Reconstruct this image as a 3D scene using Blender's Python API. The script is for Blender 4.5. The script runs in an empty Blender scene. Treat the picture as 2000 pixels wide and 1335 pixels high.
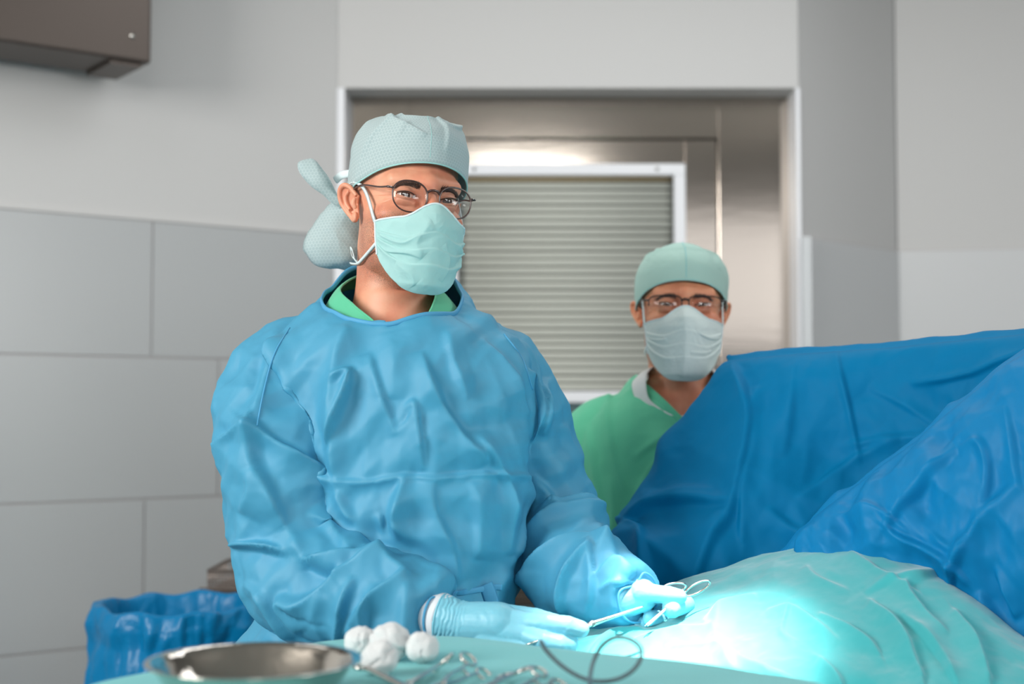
import bpy, math, random
import numpy as np
from mathutils import Vector, Matrix, noise
from mathutils.bvhtree import BVHTree

scene = bpy.context.scene
COL = scene.collection
random.seed(7)
RNG = np.random.RandomState(11)

# ------------------------------------------------------------------ camera
FPX = 2778.0                       # focal length in pixels of the 2000 px wide frame
CAM_Z = 1.42
PITCH = math.atan((800 - 667.5) / FPX)
cam_data = bpy.data.cameras.new('camera')
cam = bpy.data.objects.new('camera', cam_data)
COL.objects.link(cam)
cam.location = (0, 0, CAM_Z)
cam.rotation_euler = (math.pi / 2 + PITCH, 0, 0)
cam_data.sensor_width = 36.0
cam_data.lens = 36.0 * FPX / 2000.0
cam_data.clip_start = 0.05
cam_data.dof.use_dof = True
cam_data.dof.focus_distance = 1.96
cam_data.dof.aperture_fstop = 2.9
scene.camera = cam

# ------------------------------------------------------------------ world, exposure, lights
scene.view_settings.view_transform = 'Standard'
scene.view_settings.look = 'None'
scene.view_settings.gamma = 1.0
scene.view_settings.use_curve_mapping = False
scene.view_settings.exposure = 0.0
world = bpy.data.worlds.new('world')
scene.world = world
world.use_nodes = True
bg = world.node_tree.nodes['Background']
bg.inputs[0].default_value = (0.93, 0.97, 1.0, 1)
bg.inputs[1].default_value = 0.24


def look_rot(loc, target):
    return (Vector(target) - Vector(loc)).to_track_quat('-Z', 'Y').to_euler()


def area(name, loc, target, sx, sy, power, color):
    d = bpy.data.lights.new(name, 'AREA')
    d.shape = 'RECTANGLE'
    d.size, d.size_y = sx, sy
    d.energy = power
    d.color = color
    o = bpy.data.objects.new(name, d)
    o.location = loc
    o.rotation_euler = look_rot(loc, target)
    COL.objects.link(o)
    return o


area('window_daylight', (-2.3, 0.2, 2.35), (-0.2, 2.1, 1.35), 1.2, 1.1, 92, (1.0, 0.97, 0.93))
area('added_overhead_fill', (0.6, 2.95, 2.9), (0.6, 3.1, 0), 2.0, 0.8, 17, (0.98, 0.99, 1.0))  # added overhead fill that lights the back walls
area('added_overhead_fill', (-1.2, 2.5, 2.9), (-1.3, 3.0, 0.8), 0.8, 0.8, 3, (0.98, 0.99, 1.0))  # added weak overhead fill for the left wall
area('rear_window_light', (1.0, -2.9, 2.45), (1.0, 3.0, 2.40), 5.6, 1.05, 20, (0.97, 0.98, 1.0))
area('added_side_fill', (2.3, 0.3, 2.1), (0.4, 2.5, 1.5), 0.9, 0.9, 28, (1.0, 0.99, 0.97))  # added fill from the right for the person in scrubs
area('added_overhead_fill', (0.1, -0.9, 2.9), (0.3, 2.5, 1.4), 0.8, 0.6, 19, (1.0, 0.99, 0.97))  # added fill above and behind the camera, brightens faces and fronts
sp = bpy.data.lights.new('surgical_light', 'SPOT')
sp.energy = 3600
sp.spot_size = math.radians(8.0)
sp.spot_blend = 1.0
sp.shadow_soft_size = 0.12
sp.color = (1.0, 0.86, 0.80)
spo = bpy.data.objects.new('surgical_light', sp)
spo.location = (0.27, 1.40, 2.75)
spo.rotation_euler = look_rot(spo.location, (0.205, 1.765, 1.12))
COL.objects.link(spo)


# ------------------------------------------------------------------ layout helpers
CP, SP_ = math.cos(PITCH), math.sin(PITCH)


def P(px, py, d):
    """world point at horizontal distance d (metres) seen at pixel px, py"""
    x = (px - 1000) / FPX
    u = (667.5 - py) / FPX
    fy = CP - u * SP_
    fz = SP_ + u * CP
    return np.array([x * d / fy, d, CAM_Z + fz * d / fy])


def T(px, py, z):
    """world point on the horizontal plane at height z"""
    a = P(px, py, 1.0)
    dz = a[2] - CAM_Z
    return P(px, py, (z - CAM_Z) / dz)


def proj(v):
    v = np.asarray(v)
    X, Y, Z = v[:, 0], v[:, 1], v[:, 2] - CAM_Z
    f = Y * CP + Z * SP_
    u = -Y * SP_ + Z * CP
    f = np.maximum(f, 0.01)
    return 1000 + FPX * X / f, 667.5 - FPX * u / f


# ------------------------------------------------------------------ numpy noise
_perm = np.random.RandomState(3).permutation(256)
_perm = np.concatenate([_perm, _perm, _perm])
_g = np.random.RandomState(5).normal(size=(256, 3))
_g /= np.linalg.norm(_g, axis=1)[:, None]


def perlin(p):
    p = np.asarray(p, float) + 100.0
    i = np.floor(p).astype(int)
    f = p - i
    i = i & 255
    w = f * f * f * (f * (f * 6 - 15) + 10)
    out = 0
    for dx in (0, 1):
        for dy in (0, 1):
            for dz in (0, 1):
                h = _perm[_perm[_perm[(i[:, 0] + dx) & 255] + ((i[:, 1] + dy) & 255)] + ((i[:, 2] + dz) & 255)]
                g = _g[h]
                dot = g[:, 0] * (f[:, 0] - dx) + g[:, 1] * (f[:, 1] - dy) + g[:, 2] * (f[:, 2] - dz)
                wx = w[:, 0] if dx else 1 - w[:, 0]
                wy = w[:, 1] if dy else 1 - w[:, 1]
                wz = w[:, 2] if dz else 1 - w[:, 2]
                out = out + wx * wy * wz * dot
    return out


def ridged(p):
    return 1 - 2.2 * np.abs(perlin(p))


def crumple(v, scale, seed=0.0, stretch=(1, 1, 1)):
    """creased sheet noise: sharp ridges between broad facets, about -1..1"""
    q = v * np.array(stretch) * scale + seed
    warp = np.stack([perlin(q * 0.7 + 9), perlin(q * 0.7 + 31), perlin(q * 0.7 + 57)], 1)
    q = q + warp * 0.9
    return ridged(q) * 0.75 + 0.35 * ridged(q * 2.1 + 13)


def creases(v, n, lo, hi, seed, stretch=(1, 1, 1)):
    """sum of local straight creases (triangle waves), about -1..1"""
    rs = np.random.RandomState(seed)
    out = np.zeros(len(v))
    for k in range(n):
        d = rs.normal(size=3) * np.array(stretch)
        d /= np.linalg.norm(d)
        wl = rs.uniform(lo, hi)
        ph = (v @ d) / wl + rs.rand() + .35 * perlin(v * (.5 / wl) + rs.rand() * 50)
        t = np.abs(ph - np.floor(ph) - .5) * 2
        t = np.sqrt((t - .5) ** 2 * 4 + .01)
        m = sstep(.0, .22, perlin(v * (.55 / wl) + k * 17.3 + seed))
        out += (t - .5) * m * (wl / hi)
    return out


def sstep(a, b, x):
    t = np.clip((x - a) / (b - a), 0, 1)
    return t * t * (3 - 2 * t)


# ------------------------------------------------------------------ mesh helpers
def catmull(pts, n):
    """resample a list of points (any dimension) with a Catmull-Rom spline"""
    p = np.array(pts, float)
    m = len(p)
    if m == 2:
        t = np.linspace(0, 1, n)[:, None]
        return p[0] * (1 - t) + p[1] * t
    e = np.vstack([2 * p[0] - p[1], p, 2 * p[-1] - p[-2]])
    t = np.linspace(0, m - 1 - 1e-9, n)
    k = t.astype(int)
    f = (t - k)[:, None]
    a, b, c, d = e[k], e[k + 1], e[k + 2], e[k + 3]
    return 0.5 * ((2 * b) + (-a + c) * f + (2 * a - 5 * b + 4 * c - d) * f ** 2 + (-a + 3 * b - 3 * c + d) * f ** 3)


def catmull_closed(pts, n):
    p = np.array(pts, float)
    m = len(p)
    t = np.arange(n) / n * m
    k = t.astype(int)
    f = (t - k)[:, None]
    a, b, c, d = p[(k - 1) % m], p[k % m], p[(k + 1) % m], p[(k + 2) % m]
    return 0.5 * ((2 * b) + (-a + c) * f + (2 * a - 5 * b + 4 * c - d) * f ** 2 + (-a + 3 * b - 3 * c + d) * f ** 3)


def grid_faces(nr, nc, closed=False, off=0):
    r = np.arange(nr - 1)[:, None]
    c = np.arange(nc if closed else nc - 1)[None, :]
    c2 = (c + 1) % nc
    a = r * nc + c
    b = r * nc + c2
    d = (r + 1) * nc + c
    e = (r + 1) * nc + c2
    return (np.stack([a, b, e, d], -1).reshape(-1, 4) + off)


class Mesh:
    """collects shapes; build() links them as ONE mesh object"""

    def __init__(self):
        self.v = []
        self.f = []
        self.m = []
        self.n = 0

    def add(self, v, f, mi=0):
        v = np.asarray(v, float)
        self.v.append(v)
        for q in f:
            self.f.append([int(x) + self.n for x in q])
            self.m.append(mi)
        self.n += len(v)
        return self

    def box(self, c, s, rot=None, mi=0):
        v = np.array([[x, y, z] for x in (-.5, .5) for y in (-.5, .5) for z in (-.5, .5)]) * np.array(s)
        if rot is not None:
            v = v @ np.array(rot).T
        v = v + np.array(c)
        return self.add(v, [(0, 1, 3, 2), (4, 6, 7, 5), (0, 4, 5, 1), (2, 3, 7, 6), (0, 2, 6, 4), (1, 5, 7, 3)], mi)

    def tube(self, pts, r, seg=12, n=None, closed=False, mi=0, flat=None, up=None):
        p = np.array(pts, float)
        rr = np.full(len(p), float(r)) if np.isscalar(r) else np.array(r, float)
        if n:
            q = np.column_stack([p, rr])
            q = catmull_closed(q, n) if closed else catmull(q, n)
            p, rr = q[:, :3], np.maximum(q[:, 3], 1e-5)
        m = len(p)
        if closed:
            t = np.roll(p, -1, 0) - np.roll(p, 1, 0)
        else:
            t = np.gradient(p, axis=0)
        t /= np.linalg.norm(t, axis=1)[:, None] + 1e-12
        u0 = np.array([0, 0, 1.0]) if up is None else np.array(up, float)
        if up is None and abs(t[0] @ u0) > .9:
            u0 = np.array([1.0, 0, 0])
        U = np.zeros_like(p)
        u = u0 - t[0] * (u0 @ t[0])
        u /= np.linalg.norm(u)
        for i in range(m):
            if up is not None:
                w = np.array(up, float)
                w = w - t[i] * (w @ t[i])
                if np.linalg.norm(w) > .05:
                    u = w
            u = u - t[i] * (u @ t[i])
            u /= np.linalg.norm(u) + 1e-12
            U[i] = u
        W = np.cross(t, U)
        a = np.linspace(0, 2 * math.pi, seg, endpoint=False)
        fl = 1.0 if flat is None else flat
        ring = (p[:, None, :] + rr[:, None, None] * (np.cos(a)[None, :, None] * U[:, None, :] * fl + np.sin(a)[None, :, None] * W[:, None, :]))
        v = ring.reshape(-1, 3)
        f = grid_faces(m, seg, True).tolist()
        if closed:
            b = (m - 1) * seg
            f += [[b + i, b + (i + 1) % seg, (i + 1) % seg, i] for i in range(seg)]
        else:
            f.append(list(range(seg))[::-1])
            f.append([(m - 1) * seg + i for i in range(seg)])
        return self.add(v, f, mi)

    def capsule(self, a, b, ra, rb, seg=20, mi=0):
        a, b = np.array(a, float), np.array(b, float)
        d = b - a
        L = np.linalg.norm(d) + 1e-9
        d = d / L
        th = np.linspace(-math.pi / 2, 0, 7)
        pts = [a + d * ra * math.sin(x) for x in th]
        rs = [ra * math.cos(x) + 1e-4 for x in th]
        th = np.linspace(0, math.pi / 2, 7)
        pts += [b + d * rb * math.sin(x) for x in th]
        rs += [rb * math.cos(x) + 1e-4 for x in th]
        if L < 1e-6:
            return self
        return self.tube(pts, rs, seg, mi=mi)

    def ell(self, c, r, rot=None, nu=28, nv=16, mi=0):
        th = np.linspace(0.02, math.pi - .02, nv)
        ph = np.linspace(0, 2 * math.pi, nu, endpoint=False)
        v = np.stack([np.outer(np.sin(th), np.cos(ph)), np.outer(np.sin(th), np.sin(ph)), np.outer(np.cos(th), np.ones(nu))], -1).reshape(-1, 3) * np.array(r)
        if rot is not None:
            v = v @ np.array(rot).T
        f = grid_faces(nv, nu, True)[:, ::-1].tolist() + [list(range(nu)), [(nv - 1) * nu + i for i in range(nu)][::-1]]
        return self.add(v + np.array(c), f, mi)

    def lathe(self, prof, c=(0, 0, 0), seg=64, mi=0, sx=1, sy=1):
        pr = np.array(prof, float)
        a = np.linspace(0, 2 * math.pi, seg, endpoint=False)
        v = np.stack([np.outer(pr[:, 0], np.cos(a)) * sx, np.outer(pr[:, 0], np.sin(a)) * sy, np.outer(pr[:, 1], np.ones(seg))], -1).reshape(-1, 3) + np.array(c)
        return self.add(v, grid_faces(len(pr), seg, True).tolist(), mi)

    def loft(self, rings, mi=0, cap=True):
        rings = [np.array(r) for r in rings]
        n = len(rings[0])
        f = grid_faces(len(rings), n, True).tolist()
        if cap:
            f += [list(range(n))[::-1], [(len(rings) - 1) * n + i for i in range(n)]]
        return self.add(np.vstack(rings), f, mi)

    def arrays(self):
        return np.vstack(self.v), self.f, self.m

    def raw(self):
        me = bpy.data.meshes.new('tmp')
        me.from_pydata(np.vstack(self.v).tolist(), [], self.f)
        return me

    def build(self, name, mats, parent=None, smooth=True, label=None, origin=None, mods=None, kind=None):
        v = np.vstack(self.v)
        return mk(name, v, self.f, mats, parent, smooth, label, origin, self.m, mods, kind)


def wloc(o):
    l = Vector((0, 0, 0))
    while o is not None:
        l = l + o.location
        o = o.parent
    return np.array(l)


def mk(name, v, f, mats, parent=None, smooth=True, label=None, origin=None, mi=None, mods=None, kind=None):
    """link one mesh object; v are world coordinates"""
    v = np.asarray(v, float)
    if origin is None:
        lo, hi = v.min(0), v.max(0)
        origin = np.array([(lo[0] + hi[0]) / 2, (lo[1] + hi[1]) / 2, lo[2]])
    origin = np.array(origin, float)
    me = bpy.data.meshes.new(name)
    f = f.tolist() if isinstance(f, np.ndarray) else f
    me.from_pydata((v - origin).tolist(), [], f)
    if not isinstance(mats, (list, tuple)):
        mats = [mats]
    for m in mats:
        me.materials.append(m)
    if mi is not None and len(mats) > 1:
        me.polygons.foreach_set('material_index', np.array(mi, dtype=np.int32))
    me.polygons.foreach_set('use_smooth', np.full(len(me.polygons), bool(smooth)))
    me.validate()
    me.update()
    o = bpy.data.objects.new(name, me)
    COL.objects.link(o)
    if parent is not None:
        o.parent = parent
        o.location = origin - wloc(parent)
    else:
        o.location = origin
    if label:
        o['label'] = label
    if kind:
        o['kind'] = kind
    for md in (mods or []):
        t, kw = md
        m = o.modifiers.new(t.lower(), t)
        for k, x in kw.items():
            setattr(m, k, x)
    return o


def thing(name, loc, label, cat, group=None):
    o = bpy.data.objects.new(name, None)
    o.empty_display_size = 0.05
    COL.objects.link(o)
    o.location = Vector([float(x) for x in loc])
    return tag(o, label, cat, group)


def tag(o, label=None, cat=None, group=None, kind=None):
    if label:
        o['label'] = label
    if cat:
        o['category'] = cat
    if group:
        o['group'] = group
    if kind:
        o['kind'] = kind
    return o


def evaluate(me, mods):
    o = bpy.data.objects.new('tmp', me)
    COL.objects.link(o)
    for t, kw in mods:
        m = o.modifiers.new('m', t)
        for k, x in kw.items():
            setattr(m, k, x)
    dg = bpy.context.evaluated_depsgraph_get()
    ev = o.evaluated_get(dg)
    em = ev.to_mesh()
    v = np.zeros(len(em.vertices) * 3)
    em.vertices.foreach_get('co', v)
    f = [list(p.vertices) for p in em.polygons]
    ev.to_mesh_clear()
    bpy.data.objects.remove(o)
    bpy.data.meshes.remove(me)
    return v.reshape(-1, 3), f


def fuse(M, voxel, smooth=6, factor=.5):
    """weld overlapping shapes into one continuous surface"""
    return evaluate(M.raw(), [('REMESH', dict(mode='VOXEL', voxel_size=voxel)), ('SMOOTH', dict(iterations=smooth, factor=factor))])


def normals(v, f):
    fa = np.array([q[:3] if len(q) == 3 else q[:4] for q in f if len(q) == 4] or [q for q in f])
    n = np.zeros_like(v)
    a, b, c, d = v[fa[:, 0]], v[fa[:, 1]], v[fa[:, 2]], v[fa[:, 3]]
    fn = np.cross(c - a, d - b)
    for k in range(4):
        np.add.at(n, fa[:, k], fn)
    return n / (np.linalg.norm(n, axis=1)[:, None] + 1e-12)


def fold_field(x, y, folds):
    """height of folds drawn as polylines; x, y and the folds share one 2-D frame"""
    out = np.zeros(len(x))
    for fo in folds:
        pts, w, amp, kind = fo[:4]
        pts = np.array(pts, float)
        if len(pts) > 2:
            pts = catmull(pts, 4 * len(pts))
        lo, hi = pts.min(0) - 5 * w, pts.max(0) + 5 * w
        idx = np.where((x > lo[0]) & (x < hi[0]) & (y > lo[1]) & (y < hi[1]))[0]
        if not len(idx):
            continue
        X, Y = x[idx], y[idx]
        seg = np.diff(pts, axis=0)
        L = np.linalg.norm(seg, axis=1)
        cum = np.concatenate([[0], np.cumsum(L)])
        best = np.full(len(X), 1e9)
        sgn = np.zeros(len(X))
        tt = np.zeros(len(X))
        for i in range(len(seg)):
            dx, dy = X - pts[i, 0], Y - pts[i, 1]
            t = np.clip((dx * seg[i, 0] + dy * seg[i, 1]) / (L[i] ** 2 + 1e-9), 0, 1)
            ex, ey = dx - t * seg[i, 0], dy - t * seg[i, 1]
            d = np.hypot(ex, ey)
            c = seg[i, 0] * dy - seg[i, 1] * dx
            u = d < best
            best[u] = d[u]
            sgn[u] = np.sign(c[u])
            tt[u] = (cum[i] + t[u] * L[i]) / cum[-1]
        s = best * sgn
        ends = fo[4] if len(fo) > 4 else (0, 0)      # height left at the start and the end of the fold
        tap = np.where(tt < .5, ends[0] + (1 - ends[0]) * np.sqrt(np.sin(math.pi * np.clip(tt, 0, .5))), ends[1] + (1 - ends[1]) * np.sqrt(np.sin(math.pi * np.clip(tt, .5, 1)) + 1e-9))
        if kind == 'r':
            h = np.exp(-(best / w) ** 1.4)
        elif kind == 's':        # sharp on the right hand side of the drawing direction
            h = np.where(s < 0, np.exp(-(best / (w * .22)) ** 1.5), np.exp(-(best / w) ** 1.2))
        elif kind == 'z':        # sharp on the left hand side
            h = np.where(s > 0, np.exp(-(best / (w * .22)) ** 1.5), np.exp(-(best / w) ** 1.2))
        else:
            h = np.exp(-(best / w) ** 2)
        out[idx] += amp * h * tap
    return out


# ------------------------------------------------------------------ materials
def mat(name, col, rough=.5, metal=0.0, spec=.5, sheen=0.0, bump=None, bump2=None, subs=0.0, subr=(1, .4, .25), trans=0.0, var=None, trl=0.0, coat=0.0, aniso=0.0, alpha=1.0):
    """bump = (kind, scale, strength, distance[, stretch]); var = (scale, other colour, low, high)"""
    m = bpy.data.materials.new(name)
    m.use_nodes = True
    nt = m.node_tree
    N, L = nt.nodes, nt.links
    b = N['Principled BSDF']
    b.inputs['Base Color'].default_value = (*col, 1)
    b.inputs['Roughness'].default_value = rough
    b.inputs['Metallic'].default_value = metal
    b.inputs['Specular IOR Level'].default_value = spec
    b.inputs['Sheen Weight'].default_value = sheen
    b.inputs['Coat Weight'].default_value = coat
    b.inputs['Anisotropic'].default_value = aniso
    b.inputs['Transmission Weight'].default_value = trans
    if subs:
        b.inputs['Subsurface Weight'].default_value = subs
        b.inputs['Subsurface Radius'].default_value = subr
        b.inputs['Subsurface Scale'].default_value = 0.006
    tc = N.new('ShaderNodeTexCoord')
    out = N['Material Output']
    if var:
        nz = N.new('ShaderNodeTexNoise')
        nz.inputs['Scale'].default_value = var[0]
        nz.inputs['Detail'].default_value = 5
        L.new(tc.outputs['Object'], nz.inputs['Vector'])
        mr = N.new('ShaderNodeMapRange')
        mr.inputs['From Min'].default_value = var[2]
        mr.inputs['From Max'].default_value = var[3]
        L.new(nz.outputs['Fac'], mr.inputs['Value'])
        mx = N.new('ShaderNodeMixRGB')
        mx.inputs[1].default_value = (*col, 1)
        mx.inputs[2].default_value = (*var[1], 1)
        L.new(mr.outputs[0], mx.inputs[0])
        L.new(mx.outputs[0], b.inputs['Base Color'])
    prev = None
    for bp in (bump, bump2):
        if not bp:
            continue
        kind, sc, st, dist = bp[:4]
        mp = N.new('ShaderNodeMapping')
        if len(bp) > 4:
            mp.inputs['Scale'].default_value = bp[4]
        L.new(tc.outputs['Object'], mp.inputs['Vector'])
        if kind == 'noise':
            t = N.new('ShaderNodeTexNoise')
            t.inputs['Scale'].default_value = sc
            t.inputs['Detail'].default_value = 4
            o = t.outputs['Fac']
        elif kind == 'voronoi':
            t = N.new('ShaderNodeTexVoronoi')
            t.feature = 'DISTANCE_TO_EDGE'
            t.inputs['Scale'].default_value = sc
            o = t.outputs['Distance']
        else:
            t = N.new('ShaderNodeTexWave')
            t.bands_direction = kind[-1].upper()
            t.inputs['Scale'].default_value = sc
            o = t.outputs['Fac']
        L.new(mp.outputs[0], t.inputs['Vector'])
        bn = N.new('ShaderNodeBump')
        bn.inputs['Strength'].default_value = st
        bn.inputs['Distance'].default_value = dist
        L.new(o, bn.inputs['Height'])
        if prev:
            L.new(prev.outputs[0], bn.inputs['Normal'])
        L.new(bn.outputs[0], b.inputs['Normal'])
        prev = bn
    if trl:
        tl = N.new('ShaderNodeBsdfTranslucent')
        tl.inputs['Color'].default_value = (*col, 1)
        mxs = N.new('ShaderNodeMixShader')
        mxs.inputs[0].default_value = trl
        L.new(b.outputs[0], mxs.inputs[1])
        L.new(tl.outputs[0], mxs.inputs[2])
        L.new(mxs.outputs[0], out.inputs['Surface'])
    return m


def clear_glass(name, tint=(.98, .98, .98), gloss=.1):
    m = bpy.data.materials.new(name)
    m.use_nodes = True
    N, L = m.node_tree.nodes, m.node_tree.links
    N.remove(N['Principled BSDF'])
    t = N.new('ShaderNodeBsdfTransparent')
    t.inputs[0].default_value = (*tint, 1)
    g = N.new('ShaderNodeBsdfGlossy')
    g.inputs['Roughness'].default_value = 0.02
    fr = N.new('ShaderNodeLayerWeight')
    fr.inputs[0].default_value = 0.5
    pw = N.new('ShaderNodeMath')
    pw.operation = 'POWER'
    pw.inputs[1].default_value = 4.0
    L.new(fr.outputs['Facing'], pw.inputs[0])
    ma = N.new('ShaderNodeMath')
    ma.operation = 'MULTIPLY_ADD'
    ma.inputs[1].default_value = 0.85
    ma.inputs[2].default_value = 0.035
    L.new(pw.outputs[0], ma.inputs[0])
    mx = N.new('ShaderNodeMixShader')
    L.new(ma.outputs[0], mx.inputs[0])
    L.new(t.outputs[0], mx.inputs[1])
    L.new(g.outputs[0], mx.inputs[2])
    L.new(mx.outputs[0], N['Material Output'].inputs['Surface'])
    return m


def hx(r, g, b):
    f = lambda c: (c / 255 / 12.92) if c / 255 <= .04045 else ((c / 255 + .055) / 1.055) ** 2.4
    return (f(r), f(g), f(b))


def cap_material(name, col, col2, scale):
    """non-woven with a printed honeycomb"""
    m = mat(name, col, .75, spec=.3, sheen=.15, trl=.25, bump=('noise', 900, .15, .001))
    N, L = m.node_tree.nodes, m.node_tree.links
    tc = N.new('ShaderNodeTexCoord')
    def vm(op, a_, b_=None):
        n = N.new('ShaderNodeVectorMath')
        n.operation = op
        L.new(a_, n.inputs[0])
        if b_ is not None:
            n.inputs[1].default_value = b_
        return n.outputs['Value'] if op == 'LENGTH' else n.outputs[0]
    S3 = 3 ** .5
    p0 = vm('MULTIPLY', tc.outputs['UV'], (scale, scale, 0))
    ds = []
    for off in ((100, 100 * S3, 0), (100.5, 100.5 * S3, 0)):
        q = vm('MODULO', vm('ADD', p0, off), (1, S3, 1))
        ds.append(vm('LENGTH', vm('SUBTRACT', q, (.5, S3 / 2, 0))))
    mn = N.new('ShaderNodeMath')
    mn.operation = 'MINIMUM'
    L.new(ds[0], mn.inputs[0])
    L.new(ds[1], mn.inputs[1])
    mr = N.new('ShaderNodeMapRange')
    mr.inputs['From Min'].default_value = .50
    mr.inputs['From Max'].default_value = .36
    L.new(mn.outputs[0], mr.inputs['Value'])
    mx = N.new('ShaderNodeMixRGB')
    mx.inputs[1].default_value = (*col2, 1)
    mx.inputs[2].default_value = (*col, 1)
    L.new(mr.outputs[0], mx.inputs[0])
    L.new(mx.outputs[0], N['Principled BSDF'].inputs['Base Color'])
    return m


def skin_material(name, base, warm, stub):
    m = mat(name, base, .48, spec=.45, subs=.25, bump=('noise', 700, .18, .0006))
    N, L = m.node_tree.nodes, m.node_tree.links
    tc = N.new('ShaderNodeTexCoord')
    nz = N.new('ShaderNodeTexNoise')
    nz.inputs['Scale'].default_value = 22
    nz.inputs['Detail'].default_value = 6
    L.new(tc.outputs['Object'], nz.inputs['Vector'])
    mr = N.new('ShaderNodeMapRange')
    mr.inputs['From Min'].default_value = .38
    mr.inputs['From Max'].default_value = .66
    L.new(nz.outputs['Fac'], mr.inputs['Value'])
    mx = N.new('ShaderNodeMixRGB')
    mx.inputs[1].default_value = (*base, 1)
    mx.inputs[2].default_value = (*warm, 1)
    L.new(mr.outputs[0], mx.inputs[0])
    at = N.new('ShaderNodeAttribute')
    at.attribute_name = 'stubble'
    n2 = N.new('ShaderNodeTexNoise')
    n2.inputs['Scale'].default_value = 1100
    n2.inputs['Detail'].default_value = 2
    L.new(tc.outputs['Object'], n2.inputs['Vector'])
    m2 = N.new('ShaderNodeMapRange')
    m2.inputs['From Min'].default_value = .42
    m2.inputs['From Max'].default_value = .6
    L.new(n2.outputs['Fac'], m2.inputs['Value'])
    mu = N.new('ShaderNodeMath')
    mu.operation = 'MULTIPLY'
    L.new(m2.outputs[0], mu.inputs[0])
    L.new(at.outputs['Fac'], mu.inputs[1])
    mx2 = N.new('ShaderNodeMixRGB')
    mx2.inputs[2].default_value = (*stub, 1)
    L.new(mu.outputs[0], mx2.inputs[0])
    L.new(mx.outputs[0], mx2.inputs[1])
    L.new(mx2.outputs[0], N['Principled BSDF'].inputs['Base Color'])
    return m


def tile_material(name, col):
    return mat(name, col, .3, spec=.5, bump=('noise', 2.0, .05, .002))


GOWN = mat('gown_blue', hx(66, 154, 190), .62, spec=.7, trl=.06, bump=('noise', 1400, .12, .0006), bump2=('noise', 55, .25, .002))
GOWN_TRIM = mat('gown_trim', hx(84, 164, 206), .55, spec=.3, trl=.08)
SCRUB_A = mat('scrub_mint', hx(92, 190, 150), .8, spec=.2, sheen=.2, bump=('noise', 900, .15, .0006), bump2=('noise', 30, .3, .003))
SCRUB_B = mat('scrub_green', hx(98, 198, 158), .8, spec=.2, sheen=.2, bump=('noise', 900, .15, .0006), bump2=('noise', 24, .35, .004))
WHITE_TEE = mat('white_cotton', hx(225, 228, 226), .85, spec=.2)
CAP_A = cap_material('cap_honeycomb', hx(182, 204, 206), hx(206, 222, 223), 190)
CAP_B = cap_material('cap_plain_green_lightened', hx(186, 224, 214), hx(200, 232, 224), 400)  # green cap, colour lightened to make up for weak light on it
CAP_BAND = mat('cap_band', hx(170, 222, 220), .7, spec=.25, trl=.15)
MASK = mat('mask_mint', hx(184, 228, 226), .75, spec=.25, sheen=.1, trl=.22, bump=('waveZ', 420, .12, .0006), bump2=('noise', 60, .25, .0015))
MASK_B = mat('mask_pale_lightened', hx(228, 242, 240), .75, spec=.25, sheen=.1, trl=.15, bump=('waveZ', 420, .12, .0006), bump2=('noise', 60, .25, .0015))  # pale mask, lightened further because little light reaches it
MASK_EDGE = mat('mask_white', hx(225, 240, 242), .8, spec=.2, trl=.1)
GLOVE = mat('glove_latex', hx(124, 194, 214), .42, spec=.45, subs=.2, subr=(.3, .8, 1), bump=('noise', 90, .3, .0012), bump2=('noise', 600, .1, .0004))
KNIT = mat('knit_cuff', hx(225, 230, 235), .85, spec=.2, bump=('waveX', 300, .4, .001))
SKIN_A = skin_material('skin_light', hx(226, 164, 134), hx(210, 132, 104), hx(138, 104, 88))
SKIN_B = skin_material('skin_tanned_lightened', hx(230, 162, 126), hx(210, 130, 98), hx(170, 140, 124))  # skin colour lightened to make up for this person's dim lighting
BROW_HAIR = mat('brow_hair', hx(74, 50, 40), .6)
BROW_GREY = mat('brow_hair_grey', hx(84, 64, 56), .6)
SCLERA = mat('sclera', hx(226, 214, 206), .2, spec=.6)
IRIS = mat('iris_brown', hx(62, 40, 28), .15, spec=.6)
PUPIL = mat('pupil', (.004, .004, .004), .1, spec=.7)
FRAME_BROWN = mat('acetate_brown', hx(66, 44, 40), .25, spec=.6, coat=.3)
FRAME_DARK = mat('frame_dark', hx(30, 20, 22), .3, spec=.5)
SILVER = mat('silver_pin', hx(210, 210, 208), .2, metal=1)
LENS = clear_glass('lens')
BLUE_DRAPE = mat('blue_drape', hx(0, 116, 166), .6, spec=.10, trl=.06, bump=('noise', 1200, .1, .0006), bump2=('noise', 30, .3, .003))
TURQ = mat('turquoise_drape', hx(62, 182, 188), .6, spec=.3, sheen=.6, trl=.15, bump=('noise', 1300, .12, .0006), bump2=('noise', 40, .3, .003))
TABLE_CLOTH = mat('instrument_table_drape', hx(112, 190, 192), .7, spec=.3, sheen=.1, bump=('noise', 1000, .1, .0006), bump2=('noise', 14, .3, .004))
STEEL = mat('instrument_steel', hx(205, 203, 198), .22, metal=1)
BOWL_STEEL = mat('bowl_steel', hx(206, 200, 192), .10, metal=1, bump=('noise', 16, .55, .006))
DOOR_STEEL = mat('door_steel', hx(196, 186, 176), .11, metal=1, bump=('noise', 6, .06, .002, (1, 1, 12)))
DARK_STEEL = mat('cabinet_steel', hx(84, 76, 71), .42, metal=.6, bump=('noise', 5, .1, .002))
PLASTIC_BAG = mat('bag_blue', hx(0, 122, 176), .35, spec=.3, trl=.12, bump=('noise', 28, .5, .006))
GAUZE = mat('gauze', hx(208, 211, 212), .95, spec=.1, sheen=.2, subs=.3, subr=(1, 1, 1), bump=('noise', 420, .4, .0012))
WALL = mat('wall_paint', hx(200, 200, 199), .8, spec=.25, bump=('noise', 60, .08, .001))
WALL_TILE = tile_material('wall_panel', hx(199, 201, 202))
WALL_TILE_L = tile_material('wall_panel_darkened', hx(176, 179, 180))  # copy of the wall panel, colour darkened against the strong light there
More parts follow.
